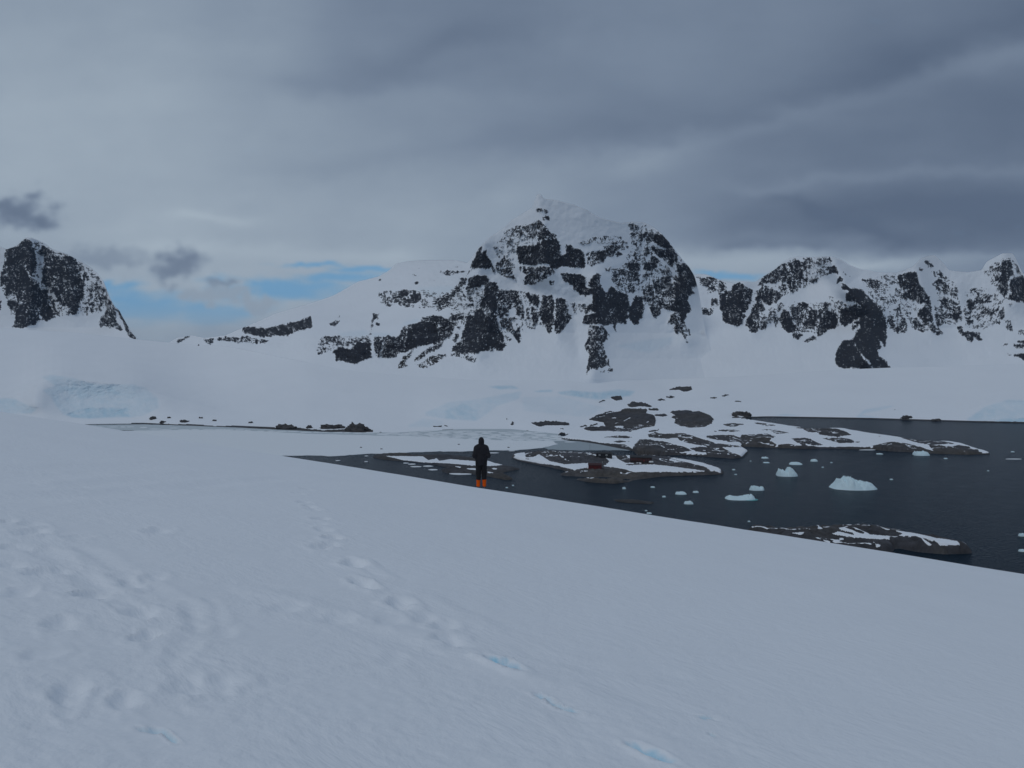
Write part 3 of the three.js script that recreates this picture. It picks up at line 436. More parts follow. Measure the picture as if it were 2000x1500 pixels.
for (const [w, c, pts] of [[1.8, cF, [[580, 470], [580, 620], [600, 670], [530, 790], [440, 960]]], [1.4, cF, [[240, 520], [245, 660]]], [1.6, cF, [[990, 720], [920, 800], [870, 920]]], [1.6, cF, [[1620, 700], [1600, 800], [1615, 910]]], [1.4, cF, [[1810, 1200], [1890, 1330], [2000, 1440]]], [1.5, cG, [[0, 1260], [90, 1360], [170, 1440]]], [1.6, cG, [[740, 880], [850, 950]]], [1.3, cG, [[1810, 370], [1820, 450], [1800, 540]]], [1, cG, [[60, 560], [180, 640], [260, 740]]], [1.4, cF, [[690, 660], [720, 750], [760, 750]]]]) rockRight.line(c(pts), w, .12);
fill(rockLeft, cH, [
  [.9, [[70, 240], [160, 200], [230, 200], [290, 110], [340, 120], [400, 180], [440, 300], [450, 420], [430, 500], [390, 540], [400, 640], [480, 650], [500, 730], [580, 720], [590, 850], [630, 950], [660, 1060], [570, 1130], [530, 1080], [470, 1010], [480, 1080], [440, 1160], [380, 1160], [290, 1195], [150, 1190], [190, 1060], [190, 990], [130, 990], [80, 900], [100, 860], [200, 850], [200, 800], [60, 800], [60, 720], [100, 640], [0, 700], [10, 520], [50, 410], [90, 330]]],
  [.88, [[480, 260], [520, 180], [600, 240], [640, 320], [740, 340], [800, 300], [880, 330], [920, 420], [980, 540], [1020, 640], [1030, 760], [990, 900], [950, 990], [900, 1040], [850, 1000], [830, 940], [770, 900], [700, 800], [740, 860], [770, 940], [700, 860], [650, 760], [600, 690], [560, 690], [510, 600], [520, 500], [560, 400], [530, 330]]],
  [.85, [[600, 760], [660, 840], [700, 960], [735, 1040], [700, 1050], [650, 960]]], [.75, [[1010, 540], [1040, 490], [1080, 560], [1090, 610], [1020, 620]]], [.6, [[960, 420], [1030, 440], [1020, 480], [970, 470]]], [.68, [[1080, 700], [1110, 640], [1200, 650], [1280, 720], [1270, 830], [1230, 960], [1200, 1020], [1110, 1020], [1120, 930], [1050, 900], [1090, 820]]], [.65, [[1040, 900], [1090, 900], [1080, 980], [1050, 1030], [1020, 1020]]],
  [.7, [[1280, 650], [1330, 830], [1390, 920], [1410, 980], [1300, 990], [1280, 900], [1300, 790]]], [.75, [[1300, 990], [1410, 980], [1420, 1100], [1500, 1220], [1480, 1240], [1400, 1200], [1350, 1200], [1280, 1170], [1220, 1200], [1210, 1130], [1230, 1060]]], [.7, [[1410, 970], [1450, 960], [1500, 1050], [1560, 1150], [1600, 1240], [1660, 1310], [1660, 1340], [1590, 1320], [1540, 1240], [1500, 1130], [1440, 1010]]], [.9, [[-300, 700], [0, 850], [20, 860], [20, 960], [0, 990], [-300, 1100]]], [.8, [[-1500, 500], [-900, 300], [-300, 400], [-350, 1000], [-1200, 1000]]]]);
for (const [w, pts] of [[2.6, [[430, 250], [470, 400], [450, 480], [480, 560], [490, 700]]], [1.2, [[600, 280], [640, 380]]], [2.2, [[590, 720], [640, 860], [720, 1000]]], [1.6, [[660, 800], [740, 920], [800, 980]]], [1.5, [[690, 660], [730, 760], [770, 880]]], [1.2, [[160, 430], [170, 520], [230, 600]]], [1.4, [[300, 420], [340, 520], [370, 570]]], [1, [[840, 600], [880, 760]]], [1, [[930, 650], [950, 800]]], [1.4, [[300, 740], [260, 880], [210, 960]]], [1.6, [[440, 990], [460, 1060]]], [1, [[210, 370], [290, 460]]], [1.6, [[1150, 760], [1100, 900], [1090, 1000]]]]) rockLeft.line(cH(pts), w, .15);
for (const m of [rockMid, rockRight, rockLeft]) m.blur(1.1, 1.1, 2);

function rockColor(x, y, z, warm) {
  const a = .5 + .5 * fbm(x * .013, y * .02, z * .013, 3), b = n3(x * .09, y * .22, z * .09), k = .0125 + .0125 * a + .006 * b;
  return [k * (.84 + .30 * warm), k * (1.0 + .02 * warm), k * (1.45 - .55 * warm)];
}
// One massif: a face whose depth Z is a function of the map position, closed behind by its far flank
function mountain(o) {
  const { x0, x1, step, rows, top, bottom, depth, ridges, mask, label } = o;
  const nx = Math.ceil((x1 - x0) / step) + 1, ny = rows + 4, P = new Float32Array(nx * ny * 3), f = new Float32Array(nx * ny), wet = new Float32Array(nx * ny);
  for (let i = 0; i < nx; i++) {
    const px = x0 + i * step, yt = top(px, o.topSmooth ?? 3) + .9 * fbm(px * .11, 3, 1, 3), yb = Math.max(bottom(px), yt + 2);
    for (let j = 0; j < ny; j++) {
      const id = j * nx + i, v = Math.min(1, j / (rows - 1)), py = mix(yb, yt, v);
      let Z = depth(px, py);
      for (const [pts, wd, amp] of ridges) {      // spurs stand forward, couloirs back
        let m = 1e9; for (let k = 0; k + 1 < pts.length; k++) { const [ax, ay] = pts[k], ex = pts[k + 1][0] - ax, ey = pts[k + 1][1] - ay, t = clamp(((px - ax) * ex + (py - ay) * ey) / (ex * ex + ey * ey)), qx = px - ax - ex * t, qy = py - ay - ey * t; m = Math.min(m, qx * qx + qy * qy); }
        Z -= amp / (1 + m / (wd * wd));
      }
      const s1 = fbm(px * .05, py * .05, 2, 3), s2 = fbm(px * .05 + 20, py * .05, 6, 3), s3 = fbm(px * .2, py * .2, 8, 2);
      const mk = mask.at(px + 2.6 * s1 + 1.5 * s3, py + 2.2 * s2 + 1.3 * s3 + .8);
      const led = fbm(px * .085 + 3 * s1, py * .30 + 2 * s2, 3.3, 4), flu = fbm(px * .23 + 2 * s2, py * .055, 7.7, 4), cr = fbm(px * .13, py * .15, 13, 4), wide = fbm(px * .045, py * .055, 27, 3);
      // snow caught on ledges and in runnels: thin lines where the noise crosses nought
      const dip = py + .22 * px * Math.sin(px * .006), l1 = Math.abs(fbm(px * .035 + s1, dip * .17 + 2 * s2, 33, 3)), l2 = Math.abs(fbm(px * .16 + 1.6 * s1, py * .03 + s2, 37, 3)), l3 = Math.abs(fbm(px * .08 + py * .06, py * .09 - px * .05, 39, 3));
      const lines = .75 * ss(.07, .0, l1) + .8 * ss(.06, .0, l2) + .3 * ss(.05, .0, l3);
      let fr = mk - .41;
      if (mk > .02) fr += (.62 * led + .55 * flu + .5 * cr + .4 * wide - lines * .8 * (.45 + 1.3 * clamp(wide + .35))) * (1 - .42 * ss(.8, .97, mk));
      else fr = -.3;
      if (j >= rows - 1) fr = Math.min(fr, .02 - .3);
      fr += .13; f[id] = fr;
      const cover = ss(-.15, .25, fr);
      Z += cover * (9 * fbm(px * .07, py * .06, 17, 4) + 5.5 * Math.abs(fbm(px * .3, py * .07, 19, 3)) * 2 + 3 * led) - 4 * cover;
      Z += (1 - cover) * (7 * fbm(px * .03, py * .03, 23, 3) + 2.5 * fbm(px * .12, py * .1, 29, 3)) * ss(yb, yb - 40, py);
      let X = wx(px, Z), Y = wy(py, Z);
      if (j >= rows) { const k = j - rows + 1; Z += k * k * 40; Y -= k * k * 26; X = wx(px, Z); }
      P[id * 3] = X; P[id * 3 + 1] = Y; P[id * 3 + 2] = -Z;
    }
  }
  const ice = o.ice;
  const [rg, sg] = splitGrid(nx, ny, P, f, (id, cls) => {
    const x = P[id * 3], y = P[id * 3 + 1], z = P[id * 3 + 2];
    if (cls === 0) { const w = o.warm ? o.warm(x, y, z) : 0; const c = rockColor(x, y, z, w), du = clamp(ss(.40, -.04, f[id]) * .62 + .30 * fbm(x * .03, y * .06, z * .03, 4) - .11, 0, .62); return [mix(c[0], SNOW[0], du), mix(c[1], SNOW[1], du), mix(c[2], SNOW[2], du)]; }
    const g = .02 * n3(x * .01, y * .02, z * .01), pk = ice ? ice.at(1000 + x / -z * F, HY + (H - y) / -z * F) : 0;
    return [mix(SNOW[0] + g, ICE[0], pk), mix(SNOW[1] + g, ICE[1], pk), mix(SNOW[2] + g, ICE[2], pk)];
  });
  const t = thing('mountain', label, null, [0, 0, 0], 0, null, 'structure');
  partsOf('rock_face', rg, M.rock, t, 60, 120);
  partsOf('snow_cover', sg, M.snow, t, 20, 150);
  return t;
}
// ---- middle massif with its long snow shoulder
const topMid = smoothCurve([[320, 672], [332, 668], [345, 660], [375, 655], [400, 660], [440, 655], [475, 640], [500, 630], [540, 612], [600, 595], [650, 578], [700, 550], [740, 540], [760, 528], [775, 515], [800, 510], [840, 508], [890, 508], [913, 514], [922, 502], [935, 483], [943, 477], [955, 465], [985, 445], [1000, 430], [1020, 418], [1040, 405], [1045, 390], [1049, 379], [1056, 379], [1062, 388], [1085, 391], [1120, 400], [1150, 412], [1170, 425], [1195, 432], [1215, 436], [1235, 433], [1260, 435], [1280, 446], [1292, 456], [1305, 470], [1320, 490], [1335, 510], [1345, 520], [1357, 540], [1366, 575], [1376, 640], [1390, 690], [1420, 735], [1450, 752]]);
const joinRow = smoothCurve([[-500, 628], [-200, 634], [0, 640], [150, 650], [270, 663], [350, 671], [450, 677], [620, 712], [780, 731], [900, 738], [1000, 742], [1250, 742], [1450, 735], [1640, 722], [1740, 718], [2000, 711], [2500, 704]]);
const dMain = curve([[350, 2400], [500, 2290], [600, 2210], [650, 2150], [700, 2020], [740, 1870], [780, 1760]]), dLeft = curve([[500, 3000], [560, 2720], [600, 2480], [640, 2200], [660, 2110], [700, 2030], [720, 1950], [760, 1800]]);
const midDepth = (px, py) => { const w = ss(930, 640, px); return mix(dMain(py), dLeft(py), w) + 560 * ss(620, 340, px) + 500 * ss(1080, 1420, px); };
const iceMid = new Mask(320, 360, 1460, 780, 1);
fill(iceMid, cE, [[.28, [[790, 930], [1060, 950], [1200, 800], [1360, 760], [1380, 800], [1180, 850], [1000, 980], [800, 985]]], [.25, [[380, 940], [700, 900], [760, 950], [660, 985], [420, 980]]], [.22, [[1320, 390], [1700, 360], [1800, 380], [1740, 450], [1540, 510], [1430, 470]]]]);
fill(iceMid, cD, [[.25, [[560, 970], [900, 900], [1320, 850], [1260, 950], [1000, 1060], [700, 1010]]]]);
iceMid.blur(3, 2, 2);
mountain({ x0: 322, x1: 1448, step: 1.3, rows: 300, top: topMid, bottom: (px) => joinRow(px) + 16, depth: midDepth, mask: rockMid, ice: iceMid, label: 'tall central mountain with black cliffs and a snowy summit knob',
  ridges: [[[[1052, 380], [1062, 470], [1065, 530]], 26, 60], [[[943, 478], [930, 540], [960, 600], [930, 690]], 26, 70], [[[1165, 545], [1170, 640], [1160, 725]], 20, 75], [[[1300, 465], [1345, 540], [1320, 600], [1340, 660]], 24, 65], [[[1090, 600], [1090, 650]], 16, 30], [[[860, 620], [700, 690]], 24, 30], [[[1010, 560], [1120, 590]], 22, -25], [[[1120, 620], [1130, 690]], 18, -30], [[[1250, 560], [1260, 620]], 22, -20]],
  warm: (x, y, z) => .9 * ss(-330, -260, x) * ss(-130, -200, x) * ss(130, 105, y) });
// ---- right-hand range
const topRight = smoothCurve([[1280, 600], [1340, 545], [1362, 535], [1380, 536], [1412, 549], [1436, 554], [1447, 549], [1470, 552], [1479, 549], [1492, 539], [1513, 526], [1527, 514], [1543, 504], [1556, 501], [1588, 502], [1623, 501], [1642, 507], [1660, 518], [1681, 526], [1700, 529], [1712, 532], [1752, 533], [1782, 522], [1792, 512], [1798, 506], [1813, 500], [1826, 499], [1837, 508], [1848, 520], [1853, 528], [1888, 532], [1917, 528], [1926, 512], [1942, 503], [1958, 495], [1978, 495], [1984, 504], [1992, 522], [2000, 536], [2060, 560], [2150, 528], [2230, 515], [2330, 560], [2400, 600]]);
const dRight = curve([[490, 2950], [600, 2790], [640, 2720], [660, 2640], [700, 2480], [760, 2280]]);
mountain({ x0: 1300, x1: 2400, step: 1.4, rows: 190, top: topRight, bottom: (px) => joinRow(px) + 18, depth: (px, py) => dRight(py) + 180 * ss(1700, 1900, px), mask: rockRight, label: 'lower jagged right-hand mountain ridge with three snow-capped summits',
  ridges: [[[[1623, 502], [1650, 560], [1705, 610], [1690, 700]], 24, 130], [[[1450, 555], [1440, 630]], 22, 45], [[[1520, 600], [1470, 645]], 18, 40], [[[1540, 610], [1545, 650]], 14, 30], [[[1600, 640], [1610, 600]], 16, 40], [[[1790, 520], [1820, 640]], 20, 60], [[[1960, 500], [1980, 590]], 24, 60], [[[1870, 560], [1890, 660]], 18, 30], [[[1580, 560], [1610, 550]], 24, -40]] });
// ---- left-hand peak
const topLeft = smoothCurve([[-420, 620], [-300, 560], [-200, 520], [-120, 505], [-60, 496], [0, 482], [12, 487], [32, 480], [46, 467], [56, 463], [72, 468], [90, 477], [102, 487], [122, 493], [141, 501], [158, 511], [179, 524], [192, 536], [203, 551], [213, 578], [224, 599], [232, 604], [240, 620], [253, 642], [266, 660], [276, 672], [300, 690]]);
const dPeak = curve([[450, 3880], [600, 3700], [640, 3640], [665, 3480], [710, 3300]]);
mountain({ x0: -400, x1: 292, step: 1.4, rows: 160, top: topLeft, bottom: (px) => joinRow(px) + 22, depth: (px, py) => dPeak(py), mask: rockLeft, label: 'steep dark peak at the left edge streaked with snow gullies',
  ridges: [[[[55, 465], [60, 560], [50, 640]], 20, 90], [[[130, 500], [145, 600]], 16, 50], [[[200, 550], [225, 620], [255, 655]], 14, 60], [[[80, 500], [100, 600]], 8, -40], [[[20, 500], [30, 590]], 12, 30]] });

// ---------------------------------------------------------------- rock and blue ice on the coast below
const cJ = crop(1080, 740, .16), cK = crop(1380, 760, .16), cN = crop(1660, 760, .17), cQ = crop(0, 720, .2), cR = crop(760, 740, .24), cP = crop(340, 780, .21);
const coastRock = new Mask(-300, 640, 2300, 910, .5);
fill(coastRock, cJ, [
  [.9, [[410, 510], [520, 460], [650, 410], [820, 390], [880, 370], [980, 370], [1060, 370], [1150, 380], [1140, 430], [1230, 460], [1260, 520], [1240, 580], [1100, 600], [1040, 620], [930, 650], [700, 640], [440, 640], [370, 610], [400, 590], [640, 590], [620, 540], [520, 520], [440, 500]]],
  [.75, [[900, 320], [980, 280], [1110, 290], [1200, 330], [1200, 350], [1080, 340], [940, 350]]], [.8, [[1160, 370], [1280, 360], [1300, 390], [1170, 390]]], [.95, [[1430, 410], [1480, 390], [1580, 390], [1800, 410], [1920, 450], [1970, 500], [1930, 550], [1850, 590], [1660, 600], [1560, 580], [1480, 540], [1500, 500], [1440, 480], [1500, 450]]],
  [.7, [[320, 580], [400, 560], [430, 580], [340, 590]]], [.7, [[440, 570], [520, 540], [560, 560], [460, 580]]], [.8, [[540, 290], [630, 260], [640, 270], [560, 295]]], [.8, [[690, 235], [830, 210], [850, 260], [770, 270]]], [.75, [[1400, 140], [1500, 95], [1690, 100], [1700, 140], [1600, 165], [1540, 140]]], [.75, [[1250, 260], [1320, 245], [1380, 265], [1310, 275]]], [.6, [[1360, 230], [1430, 205], [1500, 220], [1440, 245]]],
  [.8, [[40, 665], [220, 675], [100, 680]]], [.8, [[90, 610], [165, 615], [100, 622]]], [.75, [[1230, 440], [1380, 430], [1400, 450], [1350, 470], [1240, 460]]], [.85, [[600, 715], [760, 695], [900, 695], [980, 715], [900, 730], [720, 720]]], [.6, [[720, 770], [800, 745], [970, 765], [800, 785]]],
  [.9, [[1160, 680], [1250, 650], [1350, 675], [1500, 665], [1600, 665], [1750, 710], [1990, 790], [1990, 830], [1850, 820], [1660, 790], [1560, 760], [1520, 720], [1380, 735], [1170, 715]]], [.95, [[970, 860], [1000, 800], [1060, 740], [1200, 740], [1240, 760], [1330, 755], [1450, 790], [1640, 840], [1660, 860], [1700, 880], [1500, 910], [1400, 920], [1100, 900]]], [.8, [[1160, 640], [1300, 610], [1290, 640], [1180, 655]]], [.9, [[1660, 850], [1800, 830], [2000, 830], [2000, 920], [1740, 890]]],
  [.75, [[30, 745], [130, 740], [380, 745], [560, 780], [880, 800], [980, 860], [880, 860], [740, 820], [540, 790], [360, 765], [100, 755]]]]);
fill(coastRock, cR, [[.8, [[1150, 365], [1290, 350], [1470, 360], [1470, 380], [1290, 385], [1220, 395]]], [.7, [[345, 390], [430, 385], [430, 398], [360, 396]]], [.7, [[450, 380], [480, 380], [480, 395], [455, 392]]], [.7, [[980, 375], [1010, 355], [1025, 375], [1000, 385]]], [.7, [[945, 325], [962, 325], [960, 340], [948, 340]]], [.7, [[1045, 335], [1075, 345], [1060, 348]]]]);
fill(coastRock, cK, [
  [.85, [[0, 570], [150, 560], [330, 560], [420, 600], [400, 650], [300, 650], [0, 600]]], [.92, [[430, 560], [740, 545], [850, 580], [770, 620], [860, 680], [700, 690], [430, 680], [380, 640]]], [.8, [[0, 620], [100, 660], [380, 690], [480, 720], [200, 710], [150, 720], [0, 730]]], [.88, [[0, 730], [160, 700], [300, 770], [430, 820], [350, 840], [100, 830], [0, 800]]],
  [.85, [[190, 430], [330, 415], [470, 430], [350, 460], [250, 455]]], [.8, [[560, 410], [640, 405], [860, 445], [740, 455], [620, 430]]], [.7, [[50, 520], [180, 495], [330, 495], [450, 515], [300, 530]]], [.7, [[640, 500], [740, 490], [860, 500], [1040, 540], [850, 550], [780, 510]]],
  [.93, [[1040, 470], [1180, 465], [1330, 445], [1460, 475], [1600, 485], [1700, 520], [1770, 560], [1600, 585], [1480, 575], [1360, 550], [1380, 535], [1240, 525], [1180, 490]]], [.85, [[1400, 600], [1600, 590], [1760, 610], [1800, 640], [1890, 655], [1620, 665], [1540, 640]]], [.93, [[1020, 605], [1180, 595], [1260, 600], [1320, 640], [1440, 690], [1300, 690], [1180, 690], [1080, 640]]], [.8, [[860, 680], [1000, 665], [1110, 690], [1500, 710], [1500, 725], [900, 710]]],
  [.8, [[320, 350], [600, 355], [780, 400], [700, 395], [480, 370]]], [.75, [[1500, 705], [2000, 705], [2000, 725], [1500, 725]]], [.75, [[30, 118], [100, 105], [135, 105], [100, 128], [50, 125]]], [.75, [[165, 90], [240, 65], [285, 72], [220, 95]]], [.65, [[340, 150], [420, 150], [420, 165], [345, 165]]]]);
fill(coastRock, cN, [[.95, [[260, 650], [380, 620], [480, 605], [620, 620], [720, 640], [860, 680], [980, 720], [800, 730], [560, 715], [300, 700]]], [.88, [[560, 555], [740, 570], [1000, 590], [1240, 630], [1000, 640], [1180, 660], [1250, 640], [1370, 660], [1400, 690], [1480, 690], [1480, 720], [1620, 735], [1300, 740], [980, 730], [940, 690], [900, 640], [780, 620], [680, 590]]], [.8, [[0, 580], [130, 610], [0, 620]]], [.7, [[240, 515], [380, 545], [340, 550]]], [.7, [[0, 665], [150, 660], [200, 670], [0, 685]]]]);
for (const [w, pts] of [[1.6, [[520, 480], [640, 455]]], [2, [[650, 430], [820, 395]]], [1.6, [[700, 490], [780, 478]]], [2.2, [[860, 525], [950, 485]]], [1.3, [[750, 548], [800, 542]]], [3.4, [[750, 590], [860, 590]]], [1.6, [[1140, 545], [1165, 528]]], [1.5, [[1500, 490], [1550, 490]]]]) coastRock.line(cJ(pts), w, .1);
coastRock.blur(.6, .5, 1);
const coastIce = new Mask(-300, 640, 2300, 910, 1);
fill(coastIce, cQ, [[.38, [[410, 80], [500, 60], [700, 90], [900, 145], [1100, 160], [1300, 150], [1420, 190], [1540, 290], [1550, 380], [1400, 460], [1260, 480], [1100, 480], [860, 490], [700, 470], [620, 450], [560, 380], [500, 280], [420, 210], [540, 170]]], [.8, [[640, 450], [800, 390], [1000, 380], [1250, 390], [1270, 470], [1060, 470], [860, 490], [700, 475]]], [.55, [[560, 180], [800, 150], [1160, 170], [1170, 250], [780, 290]]], [.45, [[0, 290], [130, 290], [290, 370], [370, 390], [300, 440], [-300, 440], [-300, 260]]]]);
fill(coastIce, cR, [[.34, [[300, 270], [420, 220], [480, 190], [700, 170], [900, 130], [1080, 100], [1060, 160], [880, 220], [720, 340], [480, 330], [300, 300]]], [.62, [[460, 260], [600, 200], [720, 260], [710, 340], [580, 330], [460, 320]]], [.18, [[1080, 150], [1400, 140], [1760, 240], [1600, 310], [1100, 260]]], [.8, [[800, 60], [1000, 55], [1060, 80], [900, 84]]], [.8, [[1180, 100], [1320, 88], [1330, 108], [1200, 108]]], [.75, [[1370, 110], [1480, 95], [1700, 110], [1860, 85], [2000, 100], [1960, 140], [1700, 170], [1560, 150], [1400, 125]]], [.22, [[150, 380], [280, 320], [440, 340], [420, 390], [160, 395]]]]);
fill(coastIce, cN, [[.4, [[1330, 370], [1440, 280], [1580, 190], [1820, 120], [2000, 130], [2400, 140], [2400, 390], [1660, 380]]], [1, [[1660, 370], [1780, 335], [2000, 340], [2200, 390], [1700, 392]]], [.55, [[1350, 340], [1560, 200], [1700, 240], [1640, 300], [1400, 350]]], [.4, [[70, 330], [160, 240], [350, 200], [520, 190], [350, 240], [130, 290], [340, 330]]]]);
fill(coastIce, cK, [[.5, [[800, 330], [960, 300], [1190, 330]]]]);
coastIce.blur(2, 1.4, 2);
// ---- glacier: snowfield from the far shore up to the mountains' feet
const shoreRow = smoothCurve([[-500, 832], [0, 830], [150, 829], [280, 827], [400, 833], [530, 838], [620, 842], [700, 845], [780, 845], [900, 838], [1000, 838], [1090, 848], [1200, 850], [1300, 846], [1400, 832], [1440, 817], [1500, 815], [1700, 818.5], [1900, 824.5], [2000, 826.5], [2500, 834]]);
const crestZ = smoothCurve([[-500, 2750], [0, 2720], [200, 2680], [400, 2640]]);
const glacierCrestZ = (px) => { const m = midDepth(px, joinRow(px)) - 2; return px < 380 ? mix(crestZ(px, 60), m, ss(300, 380, px)) : mix(m, 2120, ss(1280, 1400, px)); };
const cliffTopAt = smoothCurve([[-300, 784], [0, 780], [45, 772], [85, 742], [120, 738], [170, 746], [260, 750], [330, 775], [430, 803], [560, 815], [790, 815], [850, 795], [900, 783], [980, 778], [1080, 800], [1300, 815], [1840, 818], [1890, 800], [1940, 784], [2100, 784], [2300, 800]]), cliffTop = (px) => cliffTopAt(px, 34);
const cliffAmt = (px) => Math.max(.92 * ss(540, 250, px), .5 * ss(780, 900, px) * ss(1140, 980, px), .9 * ss(1820, 1950, px));
{
  const xs = []; let x = -480; while (x < 2480) { xs.push(x); x += x > 1060 && x < 1480 ? 1.15 : 2.2; }
  const nx = xs.length, rows = 165, ny = rows + 4, P = new Float32Array(nx * ny * 3), f = new Float32Array(nx * ny);
  for (let i = 0; i < nx; i++) {
    const px = xs[i], ys = shoreRow(px), yc = joinRow(px), Zs = seaZ(ys), Zc = glacierCrestZ(px), amt = cliffAmt(px), vc = clamp((ys - cliffTop(px)) / (ys - yc), .02, .9);
    for (let j = 0; j < ny; j++) {
      const id = j * nx + i, v = clamp((j - 2) / (rows - 3)), py = mix(ys, yc, v);
      const nat = mix(Zs, Zc, v), zTop = mix(mix(Zs, Zc, vc), Zs + 75, amt);
      let Z = v < vc ? mix(Zs, zTop, v / vc) : mix(zTop, Zc, Math.pow((v - vc) / (1 - vc), 1 - .1 * amt));
      const pk = coastIce.at(px, py), w = fbm(px * .08, py * .08, 3, 3);
      Z += amt * pk * (16 * fbm(px * .03, py * .05, 31, 3) + 9 * Math.abs(fbm(px * .1, py * .16, 33, 4))) * ss(0, .06, v);
      Z += 34 * ss(80, 150, px) * ss(330, 220, px) * Math.sin(Math.PI * clamp(v / vc * .9 + .02)) - 26 * Math.exp(-(((px - 66) / 24) ** 2)) * ss(.08, .25, v) * ss(vc + .12, vc - .1, v);
      let Y = wy(py, Z); let X = wx(px, Z);
      const s1 = fbm(px * .06, py * .1, 2, 3), s2 = fbm(px * .25, py * .4, 8, 3);
      const mk = coastRock.at(px + 3 * s1 + 1.6 * s2, py + 1.4 * s1 + .9 * s2);
      let fr = mk - .5 + (mk > .04 ? .38 * fbm(px * .22, py * .7, 5, 4) + .2 * s2 : 0);
      Y += (fbm(px * .012, py * .03, 41, 3) * 2.5) * ss(0, .12, v) * ss(1, .85, v);
      Y += ss(-.2, .35, fr) * (2.2 + 2.5 * fbm(px * .1, py * .2, 43, 4)) + pk * 1.5 * fbm(px * .15, py * .2, 47, 3);
      if (j < 2) { Y = j === 0 ? -4 : .1; Z = Zs - (j === 0 ? 2 : 1); X = wx(px, Z); }
      if (px > 1440) { Y += 2.6 * ss(0, .016, v) * ss(.3, .05, v) * (j > 2 ? 1 : 0); }
      const edge = (px > 1430 ? 1.9 : px < 730 ? 1.1 : 0) + .5 * n3(px * .08, 1, 1) + .7 * n3(px * .02, 4, 1);
      if (Y < edge && px > 255) fr = Math.max(fr, .3);
      f[id] = fr;
      if (j >= rows) { const k = j - rows + 1; Z += k * k * 25; Y -= k * k * 7; X = wx(px, Z); }
      P[id * 3] = X; P[id * 3 + 1] = Y; P[id * 3 + 2] = -Z;
    }
  }
  const [rg, sg] = splitGrid(nx, ny, P, f, (id, cls) => {
    const x = P[id * 3], y = P[id * 3 + 1], z = P[id * 3 + 2];
    if (cls === 0) { const c = rockColor(x * 2, y * 2, z * 2, .75 + .4 * n3(x * .01, 3, z * .01)), k = 1.95 * (1.15 + 1.0 * fbm(x * .1, y * .3, z * .04, 4)); return [c[0] * k, c[1] * k, c[2] * k]; }
    const g = .015 * n3(x * .01, y * .02, z * .01), px = 1000 + x / -z * F, py = HY + (H - y) / -z * F, pk = clamp(coastIce.at(px, py) * (1 + .9 * fbm(px * .06, py * .09, 51, 4)));
    return [mix(SNOW[0] + g, ICE[0], pk), mix(SNOW[1] + g, ICE[1], pk), mix(SNOW[2] + g, ICE[2], pk)];
  });
  const t = thing('glacier', 'broad snow-covered glacier rising from the far shore to the mountains', null, [0, 0, 0], 0, null, 'structure');
  partsOf('rock', rg, M.rock, t, 40, 60);
  partsOf('snow_surface', sg, M.snow, t, 8, 200);
}
function glacierPoint(px, py) {      // the snow surface under a photo point
  const ys = shoreRow(px), yc = joinRow(px), v = clamp((ys - py) / (ys - yc)), Zs = seaZ(ys), Zc = glacierCrestZ(px), amt = cliffAmt(px), vc = clamp((ys - cliffTop(px)) / (ys - yc), .02, .9), zTop = mix(mix(Zs, Zc, vc), Zs + 75, amt);
  const Z = amt > .001 ? (v < vc ? mix(Zs, zTop, v / vc) : mix(zTop, Zc, Math.pow((v - vc) / (1 - vc), 1 - .1 * amt))) : mix(Zs, Zc, v);
  return [wx(px, Z), wy(py, Z), -Z, Z];
}

